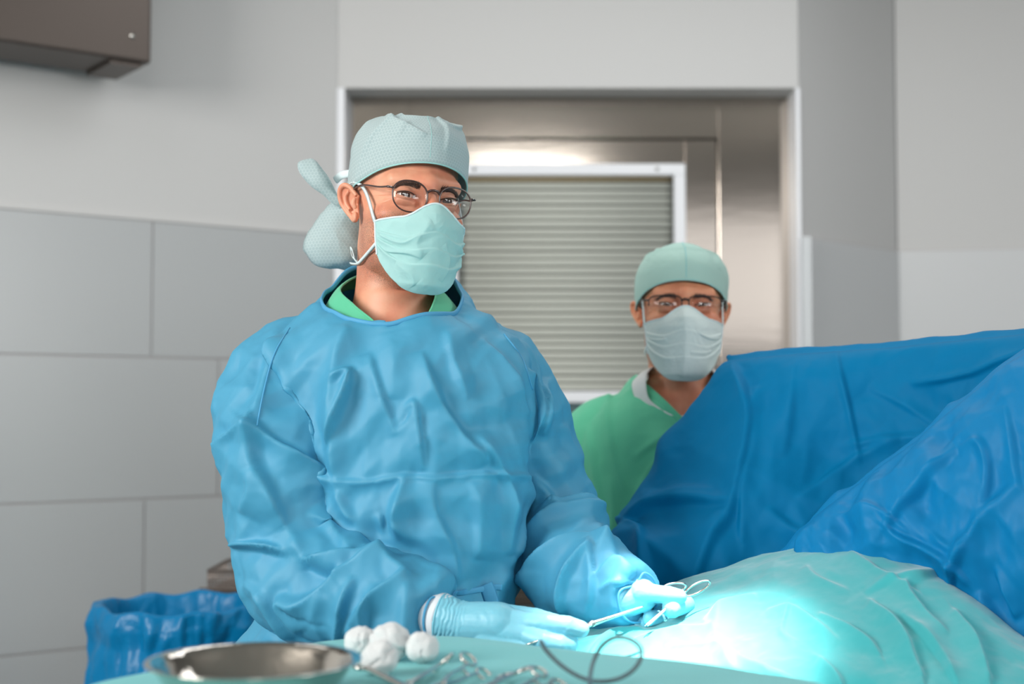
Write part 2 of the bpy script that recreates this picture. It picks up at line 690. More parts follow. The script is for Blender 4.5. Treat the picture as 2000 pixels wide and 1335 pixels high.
GROUT = mat('panel_joint', hx(176, 172, 172), .7)
WHITE_FRAME = mat('window_frame_white', hx(232, 234, 238), .4)
BLIND = mat('blind_grey', hx(188, 191, 182), .55, spec=.4)
FLOOR = mat('floor_vinyl', hx(120, 140, 146), .3, spec=.4, var=(40, hx(105, 126, 132), .45, .6))
CEIL = mat('ceiling_paint', hx(150, 147, 142), .9)
BLACK_RUBBER = mat('cable_grey', hx(78, 92, 98), .35, spec=.5)
WIRE = mat('wire_mesh_steel', hx(150, 140, 134), .35, metal=.9)
SHOE = mat('clog_white', hx(220, 222, 222), .5)
# ================================================================== THE ROOM
u_ = np.array([-.803, -.597, 0.0])
u_ /= np.linalg.norm(u_)
n_ = np.array([-u_[1], u_[0], 0.0])          # out of the wall, to the room
n_ = n_ if n_[1] < 0 else -n_
C0 = np.array([-.525, 4.11, 0.0])
RW = np.column_stack([u_, n_, [0, 0, 1]])


def wall_box(M, t0, t1, z0, z1, d0, d1, mi=0):
    c = C0 + u_ * (t0 + t1) / 2 + n_ * (d0 + d1) / 2 + np.array([0, 0, (z0 + z1) / 2])
    M.box(c, (t1 - t0, abs(d1 - d0), z1 - z0), RW, mi)


w = Mesh()
wall_box(w, -.02, 3.5, 0, 3.0, -.15, -.012)
ZT = [1.925, 1.56, 1.185, .81, .435, .06]
wall_box(w, -.02, 3.5, 1.935, 3.0, -.012, -.006)
wall_box(w, -.0, 3.5, 1.925, 1.935, -.012, .002, 3)
wall_box(w, 0, 3.5, 0, 1.925, -.012, -.004, 2)
for r in range(5):
    off = [.543, .349, .557, .349, .543][r]
    edges = [0.0] + [off + .75 * k for k in range(-1, 5) if 0.02 < off + .75 * k < 3.5] + [3.5]
    for a, b in zip(edges[:-1], edges[1:]):
        wall_box(w, a + .0025, b - .0025, ZT[r + 1] + .0025, ZT[r] - .0025, -.004, 0, 1)
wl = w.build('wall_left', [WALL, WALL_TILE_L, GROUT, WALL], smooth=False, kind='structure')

# door wall: lintel over a steel-lined niche
w = Mesh()
w.box((.155, 4.23, 2.68), (1.37, .20, .636))
w.build('wall_back', WALL, smooth=False, kind='structure')
w = Mesh()
w.box((-.506, 4.20, 1.181), (.030, .14, 2.362))
w.build('trim_1', WHITE_FRAME, smooth=False, kind='structure')
w = Mesh()
w.box((.838, 4.20, 1.181), (.012, .14, 2.362))
w.build('trim_2', WHITE_FRAME, smooth=False, kind='structure')

# steel door with lining, leaf, groove
dx = lambda px, d=4.25: (px - 1000) / FPX * d
dz = lambda py, d=4.25: CAM_Z + (800 - py) / FPX * d
M = Mesh()
X0, X1, XL, XR, ZL = dx(684), dx(1548), dx(800), dx(1406), dz(266)
yf = 4.25
M.box(((X0 + XL) / 2, yf + .02, 1.18), (XL - X0, .04, 2.36))
M.box(((X1 + XR) / 2, yf + .02, 1.18), (X1 - XR, .04, 2.36))
M.box(((XL + XR) / 2, yf + .02, (ZL + 2.36) / 2), (XR - XL, .04, 2.36 - ZL))
g = .0055
M.box(((XL + XR) / 2, yf + .035, ZL / 2), (XR - XL, .01, ZL), mi=1)
wx0, wx1, wz0, wz1 = dx(872), dx(1340), dz(786), dz(318)
lx0, lx1 = XL + g, XR - g
M.box(((lx0 + wx0) / 2, yf + .018, ZL / 2), (wx0 - lx0, .026, ZL - 2 * g))
M.box(((lx1 + wx1) / 2, yf + .018, ZL / 2), (lx1 - wx1, .026, ZL - 2 * g))
M.box(((wx0 + wx1) / 2, yf + .018, (wz1 + ZL - g) / 2), (wx1 - wx0, .026, ZL - g - wz1))
M.box(((wx0 + wx1) / 2, yf + .018, wz0 / 2), (wx1 - wx0, .026, wz0), mi=2)
DARK_REFLECTION = mat('door_dark_reflection', hx(92, 112, 116), .35, metal=.6)  # steel below the window, its darker reflection painted into the colour
door = M.build('door_1', [DOOR_STEEL, mat('door_groove', hx(60, 54, 50), .6, metal=.5), DARK_REFLECTION], smooth=False, kind='structure',
               mods=[('BEVEL', dict(width=.0012, segments=2))])
h = Mesh()
h.tube([(XL + .05, yf, 1.02), (XL + .05, yf - .05, 1.02), (XL + .16, yf - .05, 1.02)], .009, 12, n=16)
h.build('door_handle', STEEL, door)

# window in the leaf
M = Mesh()
fw = .034
zc, xc = (wz0 + wz1) / 2, (wx0 + wx1) / 2
for (cx_, cz_, sx_, sz_) in ((xc, wz1 - fw / 2, wx1 - wx0, fw), (xc, wz0 + fw / 2, wx1 - wx0, fw), (wx0 + fw / 2, zc, fw, wz1 - wz0 - 2 * fw), (wx1 - fw / 2, zc, fw, wz1 - wz0 - 2 * fw)):
    M.box((cx_, yf + .002, cz_), (sx_, .034, sz_))
win = M.build('window_1', WHITE_FRAME, smooth=False, kind='structure', mods=[('BEVEL', dict(width=.003, segments=3))])
M = Mesh()
M.box((xc, yf + .064, zc), (wx1 - wx0, .006, wz1 - wz0), mi=0)
M.build('window_back', DARK_STEEL, win, smooth=False)
for sx_ in (dx(926), dx(1284)):
    M = Mesh()
    M.tube([(sx_, yf - .019, wz1 - fw / 2), (sx_, yf - .0155, wz1 - fw / 2)], .0055, 14)
    M.build('screw', STEEL, win)

# horizontal blind: curved slats, closed
M = Mesh()
bx0, bx1 = wx0 + fw + .001, wx1 - fw - .001
pitch_z = .0234
zt = wz1 - fw - .012
nb = int((wz1 - wz0 - 2 * fw - .012) / pitch_z)
for k in range(nb + 1):
    zz = zt - k * pitch_z
    prof = []
    nn = 9
    for i in range(nn):
        a = i / (nn - 1)
        prof.append((yf + .036 - .010 * math.sin(a * math.pi) * (1 - .3 * a) - .010 * a, zz - a * pitch_z * 1.06))
    jit = .0008 * math.sin(k * 2.3)
    v = [(x, y + jit + .0015 * (0 if x == bx0 else math.sin(k)), z) for (y, z) in prof for x in (bx0, bx1)]
    f = [[2 * i, 2 * i + 2, 2 * i + 3, 2 * i + 1] for i in range(nn - 1)]
    if v[-1][2] > wz0 + fw - .001:
        M.add(v, f)
M.box((xc, yf + .032, wz1 - fw - .006), (bx1 - bx0, .022, .012), mi=1)
bl = M.build('window_blind', [BLIND, mat('blind_rail', hx(176, 160, 128), .5)], mods=[('SOLIDIFY', dict(thickness=.0012))])
tag(bl, 'closed grey horizontal slat blind behind the white framed door window', 'blind')

# right hand walls, a shallow angled bay
def wall_seg(name, a, b, extra=.12):
    a, b = np.array([*a, 0.0]), np.array([*b, 0.0])
    d = b - a
    L = np.linalg.norm(d)
    d = d / L
    nn = np.array([d[1], -d[0], 0])
    R = np.column_stack([d, nn, [0, 0, 1]])
    M = Mesh()

    def bx(t0, t1, z0, z1, d0, d1, mi=0):
        c = a + d * (t0 + t1) / 2 + nn * (d0 + d1) / 2 + np.array([0, 0, (z0 + z1) / 2])
        M.box(c, (t1 - t0, d1 - d0, z1 - z0), R, mi)
    bx(0, L, 0, 3.0, -extra, -.005)
    bx(0, L, 0, 1.925, -.005, 0, 2)
    step = .75
    t = 0
    while t < L - 1e-3:
        e = min(L, t + step)
        for r in range(2):
            z1 = 1.922 if r == 0 else .81
            z0 = .813 if r == 0 else .06
            bx(t + .002, e - .002, z0, z1, 0, .006, 1)
        t = e
    return M.build(name, [WALL, WALL_TILE, GROUT], smooth=False, kind='structure')


wall_seg('wall_right', (.846, 4.13), (1.226, 4.5), .012)
wall_seg('wall_far_right', (1.226, 4.5), (3.4, 4.0))
M = Mesh()
M.box((.856, 4.118, .96), (.026, .012, 1.925))
M.build('trim_3', mat('corner_guard', hx(186, 190, 192), .4, metal=.3), smooth=False, kind='structure')

M = Mesh()
M.box((0, 1.0, -.05), (7.4, 8, .1))
M.build('floor', FLOOR, smooth=False, kind='structure')
M = Mesh()
M.box((0, .9, 3.05), (7.4, 7.8, .1))
M.build('ceiling', CEIL, smooth=False, kind='structure')

# ------------------------------------------------------------------ steel cabinet high on the left wall
M = Mesh()
t0, t1, z0, z1 = .655, 1.95, 2.284, 2.78
wall_box(M, t0, t1, z0, z1, .06, .25)
cabinet = M.build('wall_cabinet', DARK_STEEL, smooth=False, mods=[('BEVEL', dict(width=.008, segments=3))])
tag(cabinet, 'dark brushed metal wall box high on the left wall near the ceiling', 'wall cabinet')
M = Mesh()
wall_box(M, t0 + .02, t0 + .10, z0 - .010, z0 + .003, .07, .235)
M.build('bottom_lip', DARK_STEEL, cabinet, smooth=False)
M = Mesh()
c = C0 + u_ * (t0 + .05) + n_ * .25 + np.array([0, 0, z0 + .062])
M.tube([c, c + n_ * .003], .0065, 16)
M.build('screw', STEEL, cabinet)
for tt in (t0 + .2, t0 + 1.0):
    M = Mesh()
    wall_box(M, tt, tt + .05, z0 + .1, z0 + .35, .0, .062)
    M.build('bracket', DARK_STEEL, cabinet, smooth=False)

# ------------------------------------------------------------------ laundry hamper with a blue bag
hc = np.array([-.668, 2.93, 0])
root = thing('laundry_hamper', hc, 'round hamper lined with a glossy blue plastic bag at lower left', 'hamper')
M = Mesh()
M.lathe([(.145, .03), (.150, .05), (.155, .93), (.151, .93), (.146, .05), (.002, .045)], hc, 40)
M.build('bin', mat('bin_grey', hx(150, 156, 158), .4, metal=.6), root)
M = Mesh()
seg = 220
ang = np.linspace(0, 2 * math.pi, seg, endpoint=False)
prof = [(.225, .30), (.226, .45), (.222, .60), (.216, .75), (.206, .86), (.196, .915), (.195, .93), (.198, .945), (.200, .96), (.195, .985), (.188, .993), (.178, .985), (.170, .95), (.155, .85), (.12, .65), (.01, .55)]
pr = catmull(prof, 110)
rings = []
for k, (r, z) in enumerate(pr):
    pl = np.stack([np.cos(ang) * 2.2, np.sin(ang) * 2.2, np.full(seg, z * 4.5)], 1)
    am = .026 if k < 70 else .009
    dr = am * crumple(pl, 1.0, 3.0) * (1.0 if k < 100 else .5)
    dr += .016 * creases(pl * .12, 14, .05, .14, 5, (1, 1, .5)) * (1 if k < 70 else .4)
    dr += .003 * np.sin(ang * 17 + 3 * np.sin(ang * 3) + z * 9) * (k < 60)
    rr = r + dr * .6
    zz = z + (.010 * perlin(pl * [1, 1, 0] * .9 + 4) + .004 * np.sin(ang * 9)) * sstep(.85, .95, z)
    rings.append(np.stack([hc[0] + rr * .88 * np.cos(ang), hc[1] + rr * .88 * np.sin(ang), zz * 1.035], 1))
M.loft(rings, cap=False)
M.build('bin_bag', PLASTIC_BAG, root, label='glossy blue plastic bag folded over the rim', mods=[('SOLIDIFY', dict(thickness=.0012))])

# ------------------------------------------------------------------ trolley with wire sterilising baskets
root = thing('instrument_trolley', (-.2, 3.40, 0), 'stainless steel trolley standing behind the person in the blue gown', 'trolley')
M = Mesh()
M.box((-.225, 3.40, .993), (.96, .36, .025))
M.box((-.225, 3.225, 1.006), (.96, .008, .03))
M.build('top_shelf', DARK_STEEL, root, smooth=False, mods=[('BEVEL', dict(width=.004, segments=2))])
M = Mesh()
M.box((-.2, 3.40, .35), (.88, .34, .02))
M.build('lower_shelf', DARK_STEEL, root, smooth=False)
for sx_ in (-.43, .43):
    for sy_ in (-.16, .16):
        M = Mesh()
        M.tube([(-.2 + sx_, 3.40 + sy_, .08), (-.2 + sx_, 3.40 + sy_, .985)], .012, 12)
        lg = M.build('leg', STEEL, root)
        M = Mesh()
        M.tube([(-.2 + sx_ - .012, 3.40 + sy_, .042), (-.2 + sx_ + .012, 3.40 + sy_, .042)], .042, 18)
        M.box((-.2 + sx_, 3.40 + sy_, .075), (.03, .03, .03))
        M.build('caster', BLACK_RUBBER, lg)


def wire_basket(x0, x1, y0, y1, z0, z1, cell, label):
    r = thing('wire_basket', ((x0 + x1) / 2, (y0 + y1) / 2, z0), label, 'wire basket', 'wire baskets on the trolley')
    M = Mesh()
    wr = .0011
    nx, ny, nz = int((x1 - x0) / cell), int((y1 - y0) / cell), int((z1 - z0) / cell)
    for i in range(nx + 1):
        x = x0 + (x1 - x0) * i / nx
        M.tube([(x, y0, z1), (x, y0, z0), (x, y1, z0), (x, y1, z1)], wr, 5)
    for j in range(ny + 1):
        y = y0 + (y1 - y0) * j / ny
        M.tube([(x0, y, z1), (x0, y, z0), (x1, y, z0), (x1, y, z1)], wr, 5)
    for k in range(nz + 1):
        z = z0 + (z1 - z0) * k / nz
        M.tube([(x0, y0, z), (x1, y0, z), (x1, y1, z), (x0, y1, z)], wr, 5, closed=True)
    M.build('mesh_body', WIRE, r)
    M = Mesh()
    M.tube([(x0, y0, z1), (x1, y0, z1), (x1, y1, z1), (x0, y1, z1)], .0035, 8, closed=True)
    M.build('rim', WIRE, r)
    return r


wire_basket(-.695, -.30, 3.27, 3.50, 1.008, 1.054, .0075, 'fine mesh wire basket at the left end of the steel trolley')
wire_basket(-.10, .12, 3.27, 3.50, 1.008, 1.078, .012, 'coarser wire basket seen through the gap beside the blue gown waist')
# ================================================================== HEADS
def sd_ell(p, c, r):
    q = p - np.array(c)
    r = np.array(r)
    k0 = np.linalg.norm(q / r, axis=1)
    k1 = np.linalg.norm(q / (r * r), axis=1) + 1e-9
    return k0 * (k0 - 1) / k1


def sd_cap(p, a, b, ra, rb):
    a, b = np.array(a, float), np.array(b, float)
    pa, ba = p - a, b - a
    h = np.clip(pa @ ba / (ba @ ba), 0, 1)
    return np.linalg.norm(pa - h[:, None] * ba, axis=1) - (ra + (rb - ra) * h)


def smin(a, b, k):
    h = np.clip(.5 + .5 * (b - a) / k, 0, 1)
    return b * (1 - h) + a * h - k * h * (1 - h)


def smax(a, b, k):
    return -smin(-a, -b, k)


EYE = dict(x=.0315, y=-.0700, z=-.002, r=.0122)


def head_sdf(p, o, eyes=True, soft=0.0):
    """local frame: x to the viewer's right, y to the back of the head, z up, eyes at z = 0"""
    k = .012 + soft
    w = o.get('wide', 1.0)
    d = sd_ell(p, (0, .018, .034), (.0745 * w, .093, .084))
    d = smin(d, sd_ell(p, (0, -.022, -.035), (.062 * w, .062, .082)), k + .01)
    d = smin(d, sd_ell(p, (0, -.042, -.088), (.040 * w, .042, .030)), k + .012)
    for s in (-1, 1):
        d = smin(d, sd_ell(p, (s * .044 * w, -.006, -.064), (.017, .040, .036)), k + .008)
        d = smin(d, sd_ell(p, (s * .043 * w, -.052, -.030), (.022, .024, .017)), k)
        d = smin(d, sd_cap(p, (s * .006, -.081, .016), (s * .046, -.064, .019), .0080, .0075), k + .010)
    d = smin(d, sd_ell(p, (0, -.078, -.112), (.018, .016, .015)), k + .004)
    if eyes:
        for s in (-1, 1):
            d = smax(d, -sd_ell(p, (s * .0315, -.0935, -.001), (.0185, .0145, .0125)), .012)
    d = smin(d, sd_cap(p, (0, -.080, .012), (0, -.1065, -.034), .0075, .0115), .008 + soft)
    d = smin(d, sd_ell(p, (0, -.104, -.038), (.0165, .012, .0095)), .006 + soft)
    d = smin(d, sd_ell(p, (0, -.082, -.072), (.024, .014, .012)), .010 + soft)
    d = smin(d, sd_cap(p, (0, .030, -.04), (0, .045, -.30), .052 * w, .056 * w), .022)
    if eyes:
        for s in (-1, 1):
            d = smin(d, np.linalg.norm(p - np.array([s * EYE['x'], EYE['y'], EYE['z']]), axis=1) - .0143, .0035)
            # lower lid bag and upper lid fold
            bag = o.get('bag', .0022)
            d = smin(d, sd_cap(p, (s * .020, -.0795, -.0125), (s * .042, -.0725, -.012), bag, bag * .8), .006)
    return d


def march(o, D, org=(0, 0, 0), eyes=True, soft=0.0, r0=.19, it=60):
    r = np.full(len(D), r0)
    org = np.array(org)
    for _ in range(it):
        r = r - head_sdf(org + D * r[:, None], o, eyes, soft) * .75
        r = np.maximum(r, .02)
    return r


def make_head(o, R, C, neck_rings):
    """one continuous grid: crown, face, jaw, neck, then the given world rings (shoulders, torso)"""
    nph, nth = 420, 330
    a = np.linspace(-math.pi, math.pi, nph, endpoint=False)
    az = a - .52 * np.sin(a)                     # azimuth, denser at the face (az = 0 is the face)
    th_end = np.radians(128 + 42 * (np.cos(az) * .5 + .5) ** .8)
    t = np.linspace(0.0, 1, nth)
    # denser rows at eye level
    tw = t + .055 * np.sin(2 * math.pi * t)
    TH = .012 + tw[:, None] * (th_end[None, :] - .012)
    D = np.stack([np.sin(TH) * np.sin(az)[None, :], -np.sin(TH) * np.cos(az)[None, :], np.cos(TH)], -1).reshape(-1, 3)
    r = march(o, D)
    v = D * r[:, None]
    # eye openings
    for s in (-1, 1):
        dx_ = (v[:, 0] - s * EYE['x']) * s
        dz_ = v[:, 2] - EYE['z'] - .0012 * dx_ / .012 - o.get('eye_dz', 0)
        e = 1 - (dx_ / .0138) ** 2
        hu, hl = o['lid_up'] * np.maximum(e, 0) ** .7, o['lid_lo'] * np.maximum(e, 0) ** .9
        m = np.where(dz_ > 0, sstep(hu + .0004, hu - .0006, dz_), sstep(hl + .0004, hl - .0006, -dz_))
        m = m * (v[:, 1] < -.05) * (e > 0)
        v[:, 1] += .0060 * m
        # upper lid crease
        up = (v[:, 1] < -.05) * np.exp(-((dx_) / .014) ** 4)
        v[:, 1] += .0012 * up * np.exp(-((dz_ - o['lid_up'] - .0042 + .06 * dx_ ** 2 / .012) / .0011) ** 2)
        v[:, 1] += .0007 * up * np.exp(-((dz_ + o['lid_lo'] + .0042 - .05 * dx_ ** 2 / .012) / .0012) ** 2)
    # forehead lines, frown, smile lines at the outer eye corner
    f = (v[:, 1] < -.03)
    wv = o.get('wrinkle', .0004)
    for z0 in (.036, .045, .054):
        v[:, 1] += f * wv * np.exp(-((v[:, 2] - z0 - .002 * np.sin(v[:, 0] * 90)) / .0012) ** 2) * np.exp(-(v[:, 0] / .045) ** 4)
    for s in (-1, 1):
        v[:, 1] += f * wv * o.get('frown', .6) * np.exp(-((v[:, 0] - s * .0065) / .0014) ** 2) * np.exp(-((v[:, 2] - .022) / .009) ** 2)
        for q in (-1, 0, 1):
            yy = v[:, 2] + .003 - q * .005 - q * (np.abs(v[:, 0]) - .045) * .5
            nrm_push = o.get('crow', .0006) * np.exp(-(yy / .0009) ** 2) * np.exp(-((v[:, 0] - s * .054) / .007) ** 2) * (v[:, 1] < 0)
            v[:, 0] -= s * nrm_push
            v[:, 1] += nrm_push
    stub = sstep(-.012, -.045, v[:, 2]) * sstep(.035, .005, v[:, 1]) * sstep(-.150, -.125, v[:, 2]) * (np.abs(v[:, 0]) > .008)
    stub = np.maximum(stub, .45 * sstep(.0, .01, v[:, 2]) * sstep(.045, .02, v[:, 1]) * sstep(-.045, -.025, v[:, 1]) * (np.abs(v[:, 0]) > .06))
    V = v @ R.T + C
    rings = [V.reshape(nth, nph, 3)[i] for i in range(nth)]
    last = rings[-1]
    azr = az
    st = [stub.reshape(nth, nph)[i] for i in range(nth)]
    # neck: from the last head ring into the world rings
    keys = [last]
    for (c, ax, by) in neck_rings:
        c = np.array(c)
        ex = o.get('yaw_body', 0)
        pa = azr + o['yaw']                  # keep azimuth lined up with the world
        keys.append(np.stack([c[0] + ax * np.sin(pa), c[1] - by * np.cos(pa), np.full(nph, c[2])], 1))
    K = np.stack(keys)                        # k, nph, 3
    k = len(keys)
    n = 10 * k
    flat = catmull(K.reshape(k, -1), n)[1:]
    for q in flat:
        rings.append(q.reshape(nph, 3))
        st.append(st[-1] * .8)
    V = np.vstack(rings)
    F = grid_faces(len(rings), nph, True).tolist()
    F.append(list(range(nph))[::-1])
    F.append([(len(rings) - 1) * nph + i for i in range(nph)])
    return V, F, np.concatenate(st)


def ear_mesh(s, R, C, M, tilt=12, scale=.9):
    """outer ear: shell with helix, antihelix, tragus and lobe; s = -1 viewer's left"""
    A = Mesh()
    hel = [(-.004, -.004, .010), (-.013, .004, .026), (-.021, .013, .032), (-.024, .024, .026), (-.021, .029, .010), (-.014, .025, -.006), (-.006, .017, -.020), (-.002, .010, -.028), (-.001, .003, -.024)]
    hel = np.array(hel)
    A.tube(hel, [.0035, .0042, .0046, .0046, .0042, .0040, .0046, .0052, .004], 14, n=50)
    # shell plate
    cen = np.array([-.001, .012, .002])
    for k in range(26):
        q = catmull(hel, 26)[k]
        A.capsule(cen + (q - cen) * .1 + [.004, 0, 0], q + [.003, 0, 0], .003, .0022, 10)
    ant = [(-.013, .010, .022), (-.016, .018, .014), (-.014, .019, .002), (-.009, .014, -.010)]
    A.tube(ant, [.003, .0036, .0036, .003], 12, n=24)
    A.tube([(-.006, -.004, .006), (-.008, -.001, -.002), (-.004, -.001, -.012)], [.003, .0045, .003], 12, n=12)
    A.ell((-.003, .007, -.024), (.0045, .008, .009))
    v, f = fuse(A, .0010, 5, .5)
    v = v * np.array([1 if s < 0 else -1, 1, 1]) * scale
    if s > 0:
        f = [q[::-1] for q in f]
    w = .0715
    v = v + np.array([s * w * 1.0, .006, -.010])
    c, sn = math.cos(math.radians(tilt)), math.sin(math.radians(tilt))
    y0 = .012
    vy = v[:, 1] - y0
    vz = v[:, 2] + .01
    v[:, 1] = y0 + vy * c + vz * sn
    v[:, 2] = -.01 - vy * sn + vz * c
    M.append((v @ R.T + C, f))


def make_eye(s, o, R, C, gaze, parent):
    c = np.array([s * EYE['x'], EYE['y'], EYE['z']])
    cw = R @ c + C
    g = np.array(gaze) - cw
    g /= np.linalg.norm(g)
    r = EYE['r']
    z = g
    x = np.cross([0, 0, 1], z)
    x /= np.linalg.norm(x)
    y = np.cross(z, x)
    B = np.column_stack([x, y, z])
    th = np.concatenate([np.radians([1, 5, 9.5, 10.5]), np.radians([15, 20, 25, 28, 30.5]), np.radians(np.linspace(33, 179, 20))])
    M = Mesh()
    seg = 40
    a = np.linspace(0, 2 * math.pi, seg, endpoint=False)
    rows = []
    for t in th:
        rr = r * (1.0 + .03 * math.exp(-(t / .4) ** 2))
        rows.append(np.stack([rr * math.sin(t) * np.cos(a), rr * math.sin(t) * np.sin(a), np.full(seg, rr * math.cos(t))], 1) @ B.T + cw)
    f = grid_faces(len(th), seg, True)
    mi = []
    for i in range(len(th) - 1):
        m = 2 if th[i] < math.radians(10) else (1 if th[i] < math.radians(31) else 0)
        mi += [m] * seg
    V = np.vstack(rows)
    F = f[:, ::-1].tolist() + [list(range(seg))]
    mi.append(2)
    return mk('eye', V, F, [SCLERA, o['iris'], PUPIL], parent, mi=mi, origin=cw)


def make_lashes(s, o, R, C, parent):
    M = Mesh()
    pts = []
    for t in np.linspace(-.95, .95, 18):
        dx_ = t * .0138
        dz_ = o['lid_up'] * max(0, 1 - t * t) ** .7 + .0012 * dx_ / .012
        y = EYE['y'] - math.sqrt(max(.0146 ** 2 - dx_ ** 2 - dz_ ** 2, 1e-6))
        pts.append(((EYE['x'] + dx_) * s, y - .0002, EYE['z'] + dz_))
    M.tube(np.array(pts) @ R.T + C, .00085, 6)
    fine = catmull(pts, 44)
    for j in range(44):
        i = j * 17 / 43
        p = fine[j]
        q = p + np.array([s * .0008 * (i - 8) / 8, -.0022, -.0004])
        e = p + np.array([s * .0020 * (i - 8) / 8, -.0042, .0008])
        M.tube(np.array([p, q, e]) @ R.T + C, [.00025, .0002, .00006], 4)
    return M.build('eyelashes', BROW_HAIR, parent)


def make_brow(s, o, R, C, parent, head_v=None):
    M = Mesh()
    rnd = np.random.RandomState(4 + s)
    n = o.get('brow_n', 420)
    t = rnd.rand(n)
    bx = .0125 + t * .036
    bz = .0082 + .0050 * np.sin(t * 2.6) - .003 * t + (rnd.rand(n) - .5) * .0056 * (1 - t * .7)
    tgt = np.stack([s * bx, -np.ones(n) * .09, bz], 1)
    D = tgt.copy()
    D[:, 1] = -.075
    D /= np.linalg.norm(D, axis=1)[:, None]
    r = march(o, D)
    base = D * r[:, None]
    for i in range(n):
        p = base[i]
        a = .9 - 1.1 * t[i] + rnd.randn() * .15
        ln = .0050 + .002 * rnd.rand()
        d = np.array([s * math.cos(a), 0, math.sin(a)])
        q = p + d * ln * .5 + np.array([0, -.0014, 0])
        e = p + d * ln + np.array([0, .0045 * max(0, t[i] - .3) - .0006, 0])
        M.tube(np.array([p, q, e]) @ R.T + C, [.00024, .0002, .00005], 4)
    return M.build('eyebrow', o['brow_mat'], parent)


def make_cap(o, R, C, parent, mat_, band_mat, seed):
    nph = 260
    az = np.linspace(-math.pi, math.pi, nph, endpoint=False)
    cf, cs, cb = o['cap_front'], o['cap_side'], o['cap_back']
    zb = np.interp(np.abs(az), np.radians([0, 12, 28, 50, 72, 92, 125, 180]), [cf, cf - .001, cf - .004, cf * .62 + cs * .38, cf * .2 + cs * .8, cs - .002, cs * .45 + cb * .55, cb])
    for _ in range(30):
        zb = (np.roll(zb, 1) + zb + np.roll(zb, -1)) / 3
    nt = 150
    rows = []
    zc, a0, b0, yc = .036, o.get('cap_a', .0825), o.get('cap_b', .101), .016
    top = o['cap_top']
    t = np.linspace(0, 1, nt)
    for i, tt in enumerate(t):
        # parameter: first the upright wall, then over the shoulder to the crown
        ang = tt * math.pi / 2
        nn = 2 / o.get('cap_n', 2.9)
        hr = np.cos(ang) ** nn if ang < math.pi / 2 - 1e-6 else 0.0
        vz = np.sin(ang) ** nn
        ztop = top - .006 * np.cos(az)                 # a little lower at the front
        z = zb + (ztop - zb) * vz
        low = np.clip((zc - z) / .08, 0, 1)
        A = a0 * hr * (1 - .12 * low ** 1.3) + .001
        B = b0 * hr * (1 - .10 * low ** 1.3) + .001
        rows.append(np.stack([A * np.sin(az) + o.get('cap_x', 0), yc - B * np.cos(az), z], 1))
    v = np.vstack(rows)
    # keep clear of the skull
    L = np.linalg.norm(v, axis=1)
    D = v / L[:, None]
    rh = march(o, D) + .0022
    v = D * np.maximum(L, rh)[:, None]
    f = grid_faces(nt, nph, True)
    n = normals(v, f.tolist())
    azv = np.tile(az, nt)
    tv = np.repeat(t, nph)
    # folds: x = azimuth (deg), y = 100 * t
    h = fold_field(np.degrees(azv), tv * 100, o['cap_folds'])
    cr = crumple(v, 22, seed) * .0016 + crumple(v, 50, seed + 5) * .0006
    cr *= sstep(.06, .25, tv)
    gath = .0011 * np.sin(azv * 60 + 2 * np.sin(azv * 7)) * sstep(.16, .02, tv) * sstep(1.0, 2.0, np.abs(azv))
    tot = (h + cr + gath).reshape(nt, nph)
    for _ in range(2):
        q = np.pad(tot, ((1, 1), (0, 0)), mode='edge')
        tot = (q[:-2] + q[2:] + np.roll(tot, 1, 1) + np.roll(tot, -1, 1) + tot * 2) / 6
    v = v + n * tot.reshape(-1)[:, None]
    V = v @ R.T + C
    cap = mk('cap', V, f.tolist() + [[(nt - 1) * nph + i for i in range(nph)]], mat_, parent, mods=[('SOLIDIFY', dict(thickness=.0006, offset=1))])
    uvl = cap.data.uv_layers.new(name='UVMap')
    lv = np.zeros(len(cap.data.loops), dtype=np.int32)
    cap.data.loops.foreach_get('vertex_index', lv)
    arc = np.concatenate([[0], np.cumsum(np.linalg.norm(np.diff(v.reshape(nt, nph, 3)[:, nph // 2 - 30], axis=0), axis=1))])
    vu = np.stack([azv * .09, np.repeat(arc, nph)], 1)
    uvl.data.foreach_set('uv', vu[lv].ravel())
    # rolled band along the lower edge
    M = Mesh()
    e = v[:nph] + n[:nph] * .0006
    M.tube(e @ R.T + C, .0012, 8, closed=True)
    M.build('cap_edge', band_mat, cap)
    # seam over the crown
    M = Mesh()
    j = int(np.argmin(np.abs(az - math.radians(o['cap_seam']))))
    M.tube((v[j::nph] + n[j::nph] * .0004)[2:-3] @ R.T + C, o.get('seam_r', .0005), 6)
    M.build('cap_seam', band_mat, cap)
    return cap


